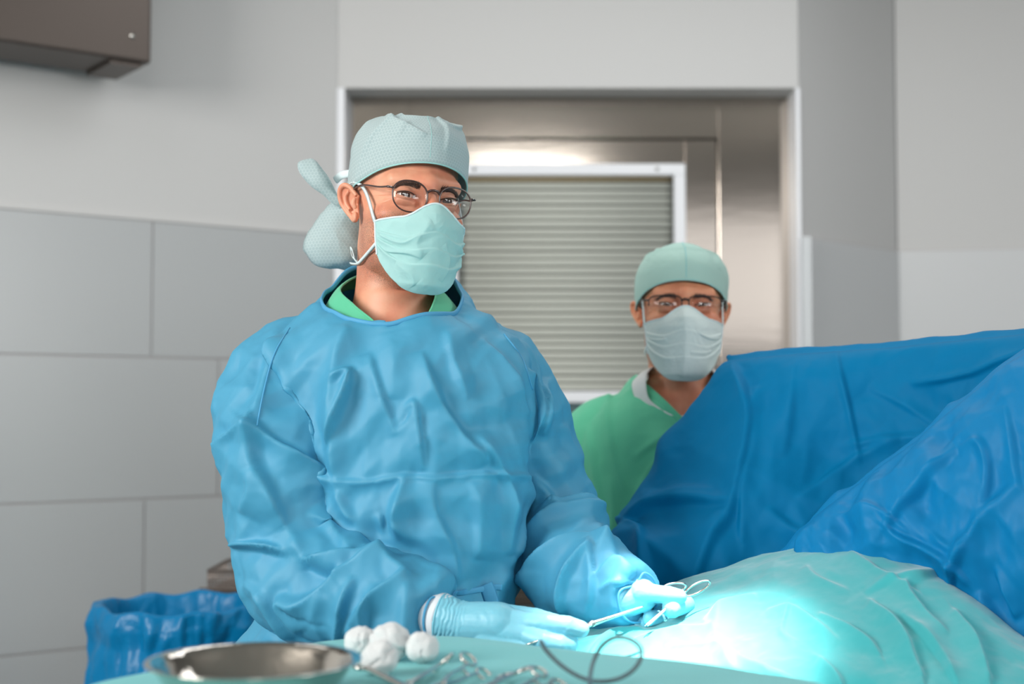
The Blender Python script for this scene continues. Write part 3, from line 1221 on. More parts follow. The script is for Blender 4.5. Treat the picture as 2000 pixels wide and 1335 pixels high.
def make_mask(o, R, C, parent):
    nu, nv = 220, 190
    U = np.linspace(-1, 1, nu)
    Vv = np.linspace(0, 1, nv)
    u, vv = np.meshgrid(U, Vv)
    u, vv = u.ravel(), vv.ravel()
    azm = np.radians(o.get('mask_w', 66)) * u * (1 - .06 * vv)
    # upper and lower edge in local z
    ztop = o.get('mask_top', -.004) - .020 * sstep(0, .55, np.abs(u)) - .006 * np.abs(u) ** 2
    zbot = -.136 + .050 * np.abs(u) ** 2.9
    z = ztop + (zbot - ztop) * vv
    # horizontal shape: boat over nose and chin
    side_y = -.005
    prof = np.interp(z, [-.14, -.125, -.10, -.07, -.045, -.03, -.012, 0.0, .01], [.088, .104, .112, .118, .1225, .1205, .110, .0985, .09])
    zz = np.clip((z + .14) / .14, 0, 1)
    wide = .071 * o.get('wide', 1.0) * (1 - .16 * (1 - zz) ** 1.8)
    bul = np.cos(azm)
    x = wide * np.sin(azm) * 1.02
    y = side_y - (prof + side_y) * np.sign(bul) * np.abs(bul) ** .9
    # the nose tent
    tent = np.exp(-(x / .014) ** 2) * sstep(-.055, -.02, z)
    y -= .003 * tent
    y += .007 * (1 - np.exp(-(x / .024) ** 2)) * sstep(-.045, -.015, z) * np.exp(-(x / .06) ** 4)
    v = np.stack([x, y, z], 1)
    L = np.linalg.norm(v + [0, 0, .03], axis=1)
    D = (v + [0, 0, .03]) / L[:, None]
    rh = march(o, D, org=(0, 0, -.03), eyes=False, soft=.010) + .0015
    rad = np.maximum(L, rh).reshape(nv, nu)
    for _ in range(14):
        q = np.pad(rad, 1, mode='edge')
        rad = (q[:-2, 1:-1] + q[2:, 1:-1] + q[1:-1, :-2] + q[1:-1, 2:] + rad * 2) / 6
    rad = np.maximum(rad, np.minimum(rh.reshape(nv, nu), rad + .001)).ravel()
    v = D * rad[:, None] - [0, 0, .03]
    f = grid_faces(nv, nu)[:, ::-1].tolist()
    n = normals(v, f)
    n *= np.sign((n * (v - [0, .02, -.06])).sum(1))[:, None]
    # three pleats, each a step fading at the middle of the bulge
    h = 0
    for v0 in (.30, .48, .66):
        s = vv - v0 - .03 * np.cos(u * 2.5)
        h = h + .0034 * np.where(s > 0, np.exp(-(s / .10) ** 1.3), np.exp(-(s / .012) ** 2)) * (.25 + .75 * sstep(.10, .75, np.abs(u))) * sstep(1.02, .85, np.abs(u))
    h = h + fold_field(u * 100, vv * 100, o['mask_folds'])
    h = h + crumple(v, 26, o['seed']) * .0013 + crumple(v, 60, o['seed'] + 3) * .0004
    v = v + n * h[:, None]
    Vw = v @ R.T + C
    mask = mk('face_mask', Vw, f, MASK, parent, mods=[('SOLIDIFY', dict(thickness=.0009, offset=1))])
    G = v.reshape(nv, nu, 3)
    NG = n.reshape(nv, nu, 3)
    # sewn white edges
    for name, line, nl in (('top_binding', G[0], NG[0]), ('side_binding', G[:, 0], NG[:, 0]), ('side_binding', G[:, -1], NG[:, -1])):
        M = Mesh()
        M.tube((line + nl * .0006) @ R.T + C, .0016, 8)
        M.build(name, MASK_EDGE, mask)
    return mask, G, NG


def strap(pts, R, C, parent, w=.0026, name='mask_strap', mat_=None):
    """flat tape through local points"""
    p = catmull(pts, 60)
    c = np.array([0, .016, -.03])
    M = Mesh()
    t = np.gradient(p, axis=0)
    t /= np.linalg.norm(t, axis=1)[:, None]
    out = p - c
    out -= t * (out * t).sum(1)[:, None]
    out /= np.linalg.norm(out, axis=1)[:, None]
    sd = np.cross(t, out)
    rings = [np.array([p[i] + sd[i] * w + out[i] * .0005, p[i] + out[i] * .0012, p[i] - sd[i] * w + out[i] * .0005, p[i] - out[i] * .0003]) @ R.T + C for i in range(len(p))]
    M.loft(rings)
    return M.build(name, mat_ or MASK_EDGE, parent)


def head_frame(yaw, pitch, roll):
    y, p, r = map(math.radians, (yaw, pitch, roll))
    Rz = np.array([[math.cos(y), -math.sin(y), 0], [math.sin(y), math.cos(y), 0], [0, 0, 1]])
    Rx = np.array([[1, 0, 0], [0, math.cos(p), -math.sin(p)], [0, math.sin(p), math.cos(p)]])
    Ry = np.array([[math.cos(r), 0, math.sin(r)], [0, 1, 0], [-math.sin(r), 0, math.cos(r)]])
    return Rz @ Rx @ Ry
# ================================================================== THE PERSON IN THE BLUE GOWN
SURG = thing('person', (-.17, 2.03, 0), 'person in blue surgical gown, round brown glasses, patterned cap and mask, holding instruments', 'person')
OA = dict(lid_up=.0034, lid_lo=.0025, eye_dz=-.001, iris=IRIS, brow_mat=BROW_HAIR, brow_n=430, crow=.0009, wrinkle=.00035, bag=.0030, yaw=math.radians(25.5), seed=4.0,
          cap_front=.046, cap_side=.014, cap_back=-.030, cap_top=.122, cap_seam=-6, cap_n=3.5, mask_top=-.015,
          cap_x=.004, cap_folds=[
              ([(-78, 3), (-62, 30), (-45, 60), (-30, 80)], 8, .0042, 's', (.3, .2)),
              ([(-58, 66), (-38, 46), (-20, 30), (-10, 22)], 8, .0060, 'z', (1, 0)),
              ([(-48, 70), (-20, 64), (10, 66), (30, 60)], 5, .0055, 'z'),
              ([(2, 100), (8, 72), (14, 48), (10, 8)], 6, .0042, 's', (.2, .2)),
              ([(18, 56), (34, 50), (62, 60), (80, 66)], 6, .0060, 's'),
              ([(40, 66), (80, 56), (110, 60)], 18, .0060, 'g', (.5, .5)),
              ([(-110, 20), (-96, 50), (-80, 80)], 8, .003, 'r'),
              ([(-36, 20), (-30, 40), (-26, 52)], 5, .003, 's')],
          mask_folds=[([(-90, 34), (-55, 38), (-25, 30)], 5, .0035, 's'), ([(-88, 64), (-50, 52), (-20, 60)], 6, .003, 'z'),
                      ([(55, 30), (70, 42), (88, 50)], 4, .004, 's'), ([(60, 62), (75, 70), (90, 72)], 5, .0035, 'r'),
                      ([(-60, 70), (-35, 80), (-25, 92)], 7, .003, 'r'), ([(-10, 20), (-30, 40), (-18, 60)], 8, .003, 'r'),
                      ([(20, 40), (35, 60), (30, 85)], 8, .003, 's')])
RA = head_frame(25.5, 1, 4.5)
CA = P(795, 396, 2.03)
neckA = [((-.170, 2.052, 1.585), .058, .060), ((-.170, 2.055, 1.560), .066, .066), ((-.170, 2.06, 1.530), .090, .075), ((-.170, 2.06, 1.50), .14, .09), ((-.172, 2.06, 1.44), .165, .10),
         ((-.173, 2.06, 1.25), .14, .105), ((-.175, 2.06, 1.05), .145, .11), ((-.175, 2.06, .92), .15, .12)]
VA, FA, STA = make_head(OA, RA, CA, neckA)


def body_with_limbs(name, V, F, ST, limbs, ears, skin, root):
    M = Mesh()
    M.add(V, F)
    for (v, f) in ears:
        M.add(v, f)
    for fn in limbs:
        fn(M)
    ob = M.build(name, skin, root)
    at = ob.data.attributes.new('stubble', 'FLOAT', 'POINT')
    arr = np.zeros(len(ob.data.vertices), dtype=np.float32)
    arr[:len(ST)] = ST
    at.data.foreach_set('value', arr)
    return ob


earsA = []
ear_mesh(-1, RA, CA, earsA, 12, .84)
ear_mesh(1, RA, CA, earsA, 12, .84)


def legs(cx, cy):
    def fn(M):
        for s in (-1, 1):
            M.tube([(cx + s * .085, cy, .98), (cx + s * .09, cy - .01, .75), (cx + s * .095, cy, .50), (cx + s * .095, cy + .01, .30), (cx + s * .095, cy + .01, .07)], [.095, .088, .062, .058, .042], 24, n=30)
            M.ell((cx + s * .10, cy - .055, .050), (.045, .12, .034))
    return fn


def arm(pts, rr):
    return lambda M: M.tube(pts, rr, 24, n=40)


# arm joints: shoulder, elbow, wrist (world)
R_SH, R_EL, R_WR = P(555, 775, 2.04), P(565, 1075, 1.96), P(872, 1214, 1.80)
L_SH, L_EL, L_WR = P(975, 775, 2.07), P(1090, 1030, 2.10), P(1216, 1172, 1.89)
bodyA = body_with_limbs('body', VA, FA, STA, [
    legs(-.175, 2.06),
    arm([R_SH, (R_SH + R_EL) / 2, R_EL, (R_EL + R_WR) / 2, R_WR], [.042, .045, .042, .030, .021]),
    arm([L_SH, (L_SH + L_EL) / 2, L_EL, (L_EL + L_WR) / 2, L_WR], [.042, .045, .042, .030, .021])], earsA, SKIN_A, SURG)
for s in (-1, 1):
    make_eye(s, OA, RA, CA, (0.35, 0, CAM_Z + .05), SURG)
    make_lashes(s, OA, RA, CA, SURG)
    make_brow(s, OA, RA, CA, SURG)
capA = make_cap(OA, RA, CA, SURG, CAP_A, CAP_BAND, 2.0)
maskA, GA, NA = make_mask(OA, RA, CA, SURG)
strap([GA[0, 0], (-.0715, -.022, .004), (-.078, .010, .020), (-.070, .06, .018), (-.03, .105, .010), (.03, .105, .01), (.07, .06, .018), (.078, .010, .02), (.0715, -.022, .004), GA[0, -1]], RA, CA, maskA)
strap([GA[-60, 0], (-.062, -.012, -.088), (-.060, .018, -.094), (-.055, .06, -.090), (0, .10, -.085), (.055, .06, -.090), (.060, .018, -.094), (.062, -.012, -.088), GA[-60, -1]], RA, CA, maskA)
strap([(-.060, .016, -.092), (-.064, .030, -.084), (-.066, .034, -.074), (-.067, .026, -.074), (-.064, .020, -.088), (-.060, .016, -.094)], RA, CA, maskA, w=.004)


def make_glasses(o, R, C, parent, ex, ey, ez, rx, rz, n, tube_r, fmat, half=False, droop=.0, wrap=.10, fold_z=.006):
    g = Mesh()
    lens_objs = []
    gl = None
    for s in (-1, 1):
        a = np.linspace(0, 2 * math.pi, 64, endpoint=False)
        ca, sa = np.cos(a), np.sin(a)
        x = rx * np.sign(ca) * np.abs(ca) ** (2 / n)
        z = rz * np.sign(sa) * np.abs(sa) ** (2 / n)
        x = x * (1 + .06 * (z / rz) * (1 if not half else 0))
        pts = np.stack([s * (ex + x), ey + wrap * x + .05 * z, ez + z + droop * x], 1)
        lens_objs.append((s, pts))
        if half:
            top = [i for i in range(64) if sa[i] > -.15]
            idx = sorted(top, key=lambda i: (a[i] + math.pi / 2) % (2 * math.pi))
            g.tube(pts[idx], tube_r, 8)
        else:
            g.tube(pts, np.where(sa > 0, tube_r * 1.15, tube_r), 8, closed=True)
        # end piece and hinge
        ox = ex + rx
        e0 = (s * (ox - .001), ey + wrap * rx, ez + rz * .42)
        e1 = (s * (ox + .0075), ey + wrap * rx + .003, ez + rz * .45)
        g.tube([e0, e1], [tube_r * 1.2, tube_r * 1.6], 8)
    ix = ex - rx
    g.tube([(-ix - .001, ey - .0005, ez + rz * .38), (-ix * .45, ey - .003, ez + rz * .55), (ix * .45, ey - .003, ez + rz * .55), (ix + .001, ey - .0005, ez + rz * .38)], tube_r * 1.7, 8, n=20)
    v, f, m = g.arrays()
    gl = mk('eyeglasses', v @ R.T + C, f, fmat, parent)
    for s, pts in lens_objs:
        M = Mesh()
        c = pts.mean(0)
        n1 = len(pts)
        off = np.array([0, .0006, 0])
        V = np.vstack([pts - off, pts + off, (c + [0, -.0010, 0])[None], (c + [0, .0002, 0])[None]])
        F = []
        for i in range(n1):
            j = (i + 1) % n1
            F += [[i, j, n1 + j, n1 + i], [j, i, 2 * n1], [n1 + i, n1 + j, 2 * n1 + 1]]
        mk('lens', V @ R.T + C, F, LENS, gl)
        # nose pad
        M = Mesh()
        M.ell((s * (ex - rx - .0015), ey + .006, ez - rz * .15), (.0012, .0028, .0045))
        vv_, ff_, _ = M.arrays()
        mk('nose_pad', vv_ @ R.T + C, ff_, LENS, gl)
        # temple arm
        M = Mesh()
        ox = ex + rx + .0072
        M.tube(np.array([(s * ox, ey + wrap * rx + .003, ez + rz * .45), (s * (ox + .004), ey + .03, ez + rz * .45 + .002), (s * .0765, -.02, ez + fold_z + .004), (s * .0785, .012, ez + fold_z), (s * .0765, .030, ez + fold_z - .012), (s * .0735, .036, ez - .010)]) @ R.T + C, [.0014, .0013, .0013, .0014, .0016, .0018], 8, n=40)
        M.build('temple_arm', fmat, gl)
        for q in (0, 1):
            M = Mesh()
            b = np.array([s * (ox - .001 - q * .0028), ey + wrap * rx + .0005 - .001, ez + rz * .45])
            M.tube(np.array([b, b + [0, -.0016, 0]]) @ R.T + C, .0007, 8)
            M.build('rivet', SILVER, gl)
    return gl


make_glasses(OA, RA, CA, SURG, .0335, -.0985, -.007, .0245, .0215, 2.25, .0011, FRAME_BROWN, fold_z=.015)
# ------------------------------------------------------------------ gown
def super_ring(c, a, b, n=2.4, seg=72, rot=0.0):
    t = np.linspace(0, 2 * math.pi, seg, endpoint=False)
    x = a * np.sign(np.cos(t)) * np.abs(np.cos(t)) ** (2 / n)
    y = b * np.sign(np.sin(t)) * np.abs(np.sin(t)) ** (2 / n)
    cr, sr = math.cos(rot), math.sin(rot)
    return np.stack([c[0] + x * cr - y * sr, c[1] + x * sr + y * cr, np.full(seg, c[2])], 1)


G = Mesh()
secs = [  # z, cx, cy, a, b
    (.40, -.215, 2.06, .245, .205), (.70, -.21, 2.06, .235, .195), (.90, -.205, 2.05, .220, .180), (1.02, -.198, 2.04, .205, .160), (1.09, -.188, 2.03, .186, .148), (1.15, -.170, 2.03, .165, .138),
    (1.23, -.148, 2.03, .158, .134), (1.32, -.140, 2.03, .160, .136), (1.40, -.145, 2.035, .168, .136), (1.455, -.158, 2.04, .182, .133),
    (1.495, -.172, 2.045, .190, .126), (1.525, -.172, 2.05, .160, .120), (1.548, -.172, 2.055, .125, .108), (1.572, -.172, 2.065, .100, .088), (1.60, -.172, 2.08, .080, .062), (1.625, -.172, 2.095, .050, .035)]
S = catmull([(z, cx, cy, a, b) for z, cx, cy, a, b in secs], 70)
G.loft([super_ring((cx, cy, z), a, b, 2.3) for z, cx, cy, a, b in S])


def sleeve(M, pts, n=90):
    """pts: px, py, distance, radius in metres"""
    q = np.array([[*P(x, y, d), r] for x, y, d, r in pts])
    M.tube(q[:, :3], q[:, 3], 40, n=n)


SL_R = [(655, 695, 2.05, .055), (575, 725, 2.04, .066), (532, 790, 2.01, .071), (543, 870, 1.985, .074), (554, 960, 1.97, .076), (570, 1045, 1.965, .076), (588, 1110, 1.95, .079),
        (655, 1150, 1.92, .076), (730, 1172, 1.88, .068), (790, 1186, 1.85, .058), (838, 1196, 1.825, .047), (852, 1200, 1.818, .040)]
SL_L = [(890, 695, 2.06, .055), (958, 722, 2.06, .058), (998, 785, 2.06, .061), (1022, 850, 2.07, .063), (1050, 935, 2.08, .064), (1076, 1010, 2.08, .066),
        (1098, 1075, 2.04, .066), (1130, 1120, 1.99, .062), (1170, 1146, 1.95, .056), (1212, 1158, 1.91, .044), (1240, 1164, 1.885, .037)]
sleeve(G, SL_R)
sleeve(G, SL_L)
gv, gf = fuse(G, .0031, 9, .5)
gf = [q for q in gf if len(q) == 4]
gn = normals(gv, gf)
px_, py_ = proj(gv)
front = sstep(.05, .35, -(gn * (gv - [0, 0, CAM_Z])).sum(1) / np.linalg.norm(gv - [0, 0, CAM_Z], axis=1))

# which vertices belong to the sleeves (nearer their axis than the torso's)
def near_axis(v, pts):
    q = catmull([[*P(x, y, d), r] for x, y, d, r in pts], 60)
    best = np.full(len(v), 9.0)
    for p in q:
        best = np.minimum(best, np.linalg.norm(v - p[:3], axis=1) - p[3])
    return best


dR, dL = near_axis(gv, SL_R[2:]), near_axis(gv, SL_L[2:])
wR = sstep(.034, .014, dR) * (gv[:, 0] < -.1)
wL = sstep(.034, .014, dL) * (gv[:, 0] > -.12)
wT = np.clip(1 - wR - wL, 0, 1)
isT = wT > .5

# folds in the cloth; lines follow the creases seen in the photograph
F_ARM_R = [
    ([(628, 640), (560, 660), (525, 720), (500, 825)], 34, .0090, 'z', (.2, .6)),
    ([(500, 835), (540, 868), (600, 905), (655, 938)], 26, .0095, 's', (.8, .5)),
    ([(426, 880), (455, 855), (500, 838)], 16, .0065, 's'),
    ([(500, 840), (502, 900), (530, 960), (560, 1035)], 40, .0100, 's', (.8, .1)),
    ([(610, 650), (640, 700), (655, 770), (650, 850), (658, 900)], 18, .0040, 'r', (.1, .3)),
    ([(560, 700), (580, 780), (620, 870), (650, 920)], 22, .0050, 'r'),
    ([(455, 1068), (500, 1075), (570, 1090), (640, 1125), (662, 1120)], 28, -.0130, 's', (.4, .2)),
    ([(450, 1062), (520, 1068), (600, 1100), (690, 1092), (745, 1090)], 22, .0100, 's', (.5, .3)),
    ([(560, 1030), (590, 1090), (596, 1110)], 18, .0050, 'r'),
    ([(590, 1230), (552, 1170), (600, 1172), (680, 1120), (742, 1096)], 26, .0120, 's', (.1, .4)),
    ([(480, 1135), (520, 1160), (545, 1200), (580, 1245)], 24, .0070, 's'),
    ([(665, 1250), (680, 1180), (700, 1135)], 16, .0080, 'z', (.4, .1)),
    ([(690, 1210), (745, 1160), (800, 1130)], 18, .0090, 's', (.2, .2)),
    ([(718, 1240), (722, 1190), (745, 1150)], 14, .0070, 'z', (.6, .1)),
    ([(740, 1090), (752, 1105), (800, 1135)], 14, .0090, 'r', (.5, .2)),
    ([(480, 1000), (500, 960), (500, 920)], 30, .0050, 's'),
    ([(600, 1000), (640, 1040), (690, 1090)], 26, .0060, 'z'),
    ([(640, 1250), (625, 1200), (640, 1160)], 16, .0050, 'r'),
    ([(440, 930), (470, 1000), (480, 1060)], 20, .0040, 'r'),
    ([(790, 1250), (796, 1200), (800, 1150)], 14, .0060, 'r', (.6, .3)),
    ([(812, 1235), (815, 1190), (820, 1172)], 10, -.0060, 'r', (.6, .3)),
]
F_TORSO = [
    ([(655, 735), (690, 728), (672, 800), (655, 862)], 12, .0110, 's', (.2, .2)),
    ([(680, 640), (660, 700), (655, 760), (662, 880), (655, 960)], 20, .0080, 'r', (.2, .6)),
    ([(720, 690), (745, 770), (775, 850)], 26, .0060, 's'),
    ([(820, 690), (850, 770), (900, 850), (945, 905)], 34, .0080, 's'),
    ([(790, 800), (810, 790), (820, 860), (826, 920)], 26, .0070, 's'),
    ([(930, 850), (960, 900), (985, 960), (980, 1080)], 28, .0080, 'z'),
    ([(665, 937), (720, 940), (790, 928), (850, 932), (940, 924), (1036, 928)], 9, .0042, 's', (.7, .7)),
    ([(790, 930), (775, 975), (768, 1020), (790, 1080), (808, 1135)], 22, .0110, 'z', (.2, .2)),
    ([(745, 1000), (755, 1060), (790, 1120)], 16, .0080, 's', (.1, .4)),
    ([(840, 940), (850, 1000), (880, 1070), (890, 1140)], 34, .0060, 's'),
    ([(920, 940), (930, 1010), (925, 1090)], 34, .0060, 'z'),
    ([(1030, 930), (1020, 1000), (1000, 1060), (985, 1105)], 20, .0060, 'z'),
    ([(665, 960), (690, 1010), (720, 1090)], 28, .0070, 's'),
    ([(940, 660), (985, 720), (1015, 800), (1035, 900)], 22, .0060, 's'),
    ([(870, 650), (880, 700), (910, 780)], 30, .0050, 'z'),
    ([(760, 650), (770, 720), (765, 780)], 28, .0045, 'r'),
    ([(505, 1160), (490, 1200), (462, 1250)], 16, .0080, 's', (.6, .6)),
    ([(560, 1200), (550, 1235), (530, 1262)], 14, .0070, 'r', (.5, .5)),
    ([(985, 1110), (960, 1150), (955, 1180)], 12, .0050, 'r', (.3, .4)),
]
F_ARM_L = [
    ([(1000, 660), (1030, 700), (1052, 760), (1062, 860)], 22, .0070, 's'),
    ([(1015, 725), (1038, 745), (1045, 800), (1035, 860)], 14, .0090, 's', (.2, .2)),
    ([(1060, 740), (1052, 800), (1050, 850)], 14, .0080, 'z'),
    ([(1095, 830), (1120, 870), (1150, 930), (1172, 970)], 24, .0060, 'z'),
    ([(1060, 965), (1085, 990), (1100, 985), (1140, 985), (1176, 1005)], 15, .0085, 's'),
    ([(1040, 930), (1070, 960), (1090, 1000)], 16, .0070, 's'),
    ([(1020, 1050), (1060, 1020), (1100, 1000), (1170, 1000)], 18, .0070, 's'),
    ([(1030, 1130), (1055, 1095), (1100, 1070), (1160, 1062), (1200, 1090)], 22, .0100, 's', (.2, .4)),
    ([(1108, 1190), (1110, 1140), (1135, 1100), (1160, 1085)], 18, .0090, 'z', (.5, .1)),
    ([(1150, 1070), (1162, 1120), (1155, 1180)], 15, .0080, 's', (.1, .4)),
    ([(1165, 1125), (1200, 1105), (1240, 1115)], 12, .0080, 's'),
    ([(1170, 1150), (1205, 1135), (1250, 1135)], 10, .0060, 's'),
    ([(1035, 1110), (1030, 1150), (1034, 1200)], 18, .0080, 'r', (.2, .6)),
    ([(1160, 1030), (1175, 1060), (1178, 1090)], 12, .0050, 'r'),
]
h = np.zeros(len(gv))
for wgt, FL in ((wR, F_ARM_R), (wT, F_TORSO), (wL, F_ARM_L)):
    msk = wgt > .001
    hh = fold_field(px_[msk], py_[msk], FL)
    h[msk] += 2.2 * hh * front[msk] * wgt[msk]
rest = 1 - front
back_long = crumple(gv, 9, 1.0, (1, 1, .35)) * .009
h += rest * back_long
h += creases(gv, 14, .07, .18, 21, (1, .6, .55)) * .0085
h += crumple(gv, 10, 5.0, (1, 1, .5)) * .0036 * np.where(isT, 1.0, .9) + crumple(gv, 24, 8.0) * .0018 + crumple(gv, 60, 2.0) * .0004
skirt = sstep(1.14, 1.0, gv[:, 2]) * isT
h += skirt * .010 * np.sin(np.arctan2(gv[:, 0] + .2, 2.03 - gv[:, 1]) * 11 + 1.5 * np.sin(gv[:, 2] * 9))
# cuffs gathered at the wrist: less displacement
for wpt in (R_WR, L_WR):
    dist = np.linalg.norm(gv - wpt, axis=1)
    h *= sstep(.02, .07, dist) * .7 + .3
gv2 = gv + gn * h[:, None]
# smooth a seam between regions
# neck opening: cut the cloth inside an ellipse seen from above
NC, NA_, NB_ = np.array([-.171, 2.026]), .100, .092
e = ((gv2[:, 0] - NC[0]) / NA_) ** 2 + ((gv2[:, 1] - NC[1]) / NB_) ** 2
cut = (e < 1) & (gv2[:, 2] > 1.44)
se = np.sqrt(e)
near = (se < 1.035) & (gv2[:, 2] > 1.44)
cut = near & (se < .985)
sel = near & ~cut
gv2[sel, 0] = NC[0] + (gv2[sel, 0] - NC[0]) / se[sel]
gv2[sel, 1] = NC[1] + (gv2[sel, 1] - NC[1]) / se[sel]
# sleeve ends: open where the hands come out
CUFFS = []
for pe, pq in ((SL_R[-1], SL_R[-3]), (SL_L[-1], SL_L[-3])):
    A_, B_ = P(*pe[:3]), P(*pq[:3])
    ax_ = (A_ - B_) / np.linalg.norm(A_ - B_)
    c_ = A_ + ax_ * .008
    dd = (gv2 - c_) @ ax_
    rr_ = np.linalg.norm((gv2 - c_) - dd[:, None] * ax_, axis=1)
    cut |= (dd > .0028) & (dd < .07) & (rr_ < .07)
    sel = (np.abs(dd) <= .0028) & (rr_ < .07)
    gv2[sel] -= dd[sel, None] * ax_
    CUFFS.append((c_, ax_))
keep = ~cut
idx = -np.ones(len(gv2), int)
gf2 = [q for q in gf if keep[q[0]] and keep[q[1]] and keep[q[2]] and keep[q[3]]]
bot = gv2[:, 2].min() + .012
gf2 = [q for q in gf2 if not all(gv2[i, 2] < bot for i in q)]
used = np.zeros(len(gv2), bool)
used[np.array(gf2).ravel()] = True
idx[used] = np.arange(used.sum())
V2 = gv2[used]
gf2 = [[int(idx[i]) for i in q] for q in gf2]
gown = mk('gown', V2, gf2, GOWN, SURG, mods=[('SMOOTH', dict(iterations=3, factor=.5)), ('SOLIDIFY', dict(thickness=.0009, offset=-1))])
bvh = BVHTree.FromPolygons(gv2.tolist(), gf)


def on_gown_down(x, y, z=1.8):
    hit = bvh.ray_cast(Vector((x, y, z)), Vector((0, 0, -1)))
    return np.array(hit[0]) if hit[0] else np.array([x, y, 1.5])


def on_gown_px(px, py, lift=.001):
    o_ = Vector((0, 0, CAM_Z))
    d_ = Vector(P(px, py, 2.0)) - o_
    d_.normalize()
    hit = bvh.ray_cast(o_, d_)
    if hit[0] is None:
        return P(px, py, 2.0)
    return np.array(hit[0] - d_ * lift)


ring = []
for k in range(120):
    a = 2 * math.pi * k / 120
    ring.append(on_gown_down(NC[0] + NA_ * 1.005 * math.cos(a), NC[1] + NB_ * 1.005 * math.sin(a)))
ring = np.array(ring)
for _ in range(6):
    ring = (np.roll(ring, 1, 0) + ring * 2 + np.roll(ring, -1, 0)) / 4
M = Mesh()
M.tube(ring + [0, -.0008, .001], .0023, 10, closed=True, flat=1.6, up=(0, 0, 1))
M.build('neck_binding', GOWN_TRIM, gown)

for c_, ax_ in CUFFS:
    u1 = np.cross(ax_, [0, 0, 1.0])
    u1 /= np.linalg.norm(u1)
    u2 = np.cross(ax_, u1)
    q = []
    for k in range(60):
        a = 2 * math.pi * k / 60
        d_ = u1 * math.cos(a) + u2 * math.sin(a)
        st_ = c_ - ax_ * .004
        hit = bvh.ray_cast(Vector(st_), Vector(d_), .08)
        q.append(np.array(hit[0]) if hit[0] else st_ + d_ * .035)
    q = np.array(q)
    rad_ = np.linalg.norm(q - st_, axis=1)
    rad_ = np.minimum(rad_, np.median(rad_) * 1.04)
    q = st_ + (q - st_) / np.linalg.norm(q - st_, axis=1)[:, None] * rad_[:, None] * .955 + ax_ * .003
    for _ in range(3):
        q = (np.roll(q, 1, 0) + q * 2 + np.roll(q, -1, 0)) / 4
    M = Mesh()
    M.tube(q, .0016, 8, closed=True)
    M.build('sleeve_hem', GOWN_TRIM, gown)

# waist tie with a hanging end
M = Mesh()
pts = [on_gown_px(x, y, .003) for x, y in ((886, 1158), (905, 1156), (940, 1150), (962, 1146), (980, 1147))]
M.tube(pts, .0042, 10, n=40, flat=.25, up=(0, 1, 0))
M.build('waist_tie', GOWN_TRIM, gown)
M = Mesh()
pts = [on_gown_px(x, y, .005) for x, y in ((948, 1140), (956, 1160), (962, 1185))]
pts = [pts[0], pts[1], pts[2] + [0, -.002, 0], pts[2] + [.004, -.002, -.05]]
M.tube(pts, .010, 8, n=24, flat=.16, up=(0, 1, 0))
M.build('tie_end', GOWN_TRIM, gown)
# raised seam on the shoulder of the sleeve
for line in ([(566, 640), (536, 690), (516, 760), (502, 830)], [(985, 652), (1020, 700), (1040, 760)]):
    M = Mesh()
    M.tube([on_gown_px(x, y, .0004) for x, y in catmull(line, 22)], .0013, 6)
    M.build('seam', GOWN_TRIM, gown)

# knit cuffs
for (p0, p1, r0, r1) in ((P(842, 1200, 1.824), P(874, 1209, 1.805), .034, .029), (P(1208, 1163, 1.915), P(1228, 1169, 1.895), .030, .028)):
    M = Mesh()
    M.tube([p0, (p0 + p1) / 2, p1], [r0, (r0 + r1) / 2, r1], 36, n=20)
    M.build('knit_cuff', KNIT, SURG, label='white knitted cuff')

# green scrub top under the gown, showing in the neck opening
def collar(name, inner, outer, mat_, parent, n=150, rows=16, lift=.004, label=None):
    I, O = catmull_closed(inner, n), catmull_closed(outer, n)
    R_ = []
    for k in range(rows):
        t = k / (rows - 1)
        q = I * (1 - t) + O * t
        q[:, 2] += lift * math.sin(t * math.pi)
        R_.append(q)
    v = np.vstack(R_)
    v = v + (crumple(v, 22, 6.0) * .0015)[:, None] * np.array([0, -.7, .7])
    o_ = mk(name, v, grid_faces(rows, n, True).tolist(), mat_, parent, mods=[('SOLIDIFY', dict(thickness=.0012))], label=label)
    M = Mesh()
    M.tube(I + [0, -.0008, .0006], .0018, 8, closed=True)
    M.build('neck_hem', mat_, o_)
    return o_


inner = [P(664, 566, 2.015), P(690, 596, 1.975), (P(722, 622, 1.945)), P(775, 662, 1.93), P(826, 626, 1.945), P(846, 596, 1.975), P(850, 566, 2.02), P(820, 545, 2.10), P(760, 535, 2.13), P(700, 540, 2.10)]
outer = [P(632, 610, 2.02), P(648, 644, 1.99), P(700, 682, 1.965), P(775, 705, 1.96), P(845, 682, 1.965), P(888, 646, 1.99), P(896, 610, 2.03), P(862, 584, 2.10), P(770, 566, 2.13), P(672, 570, 2.11)]
collar('scrub_top', inner, outer, SCRUB_A, SURG, label='green scrub top under the gown')

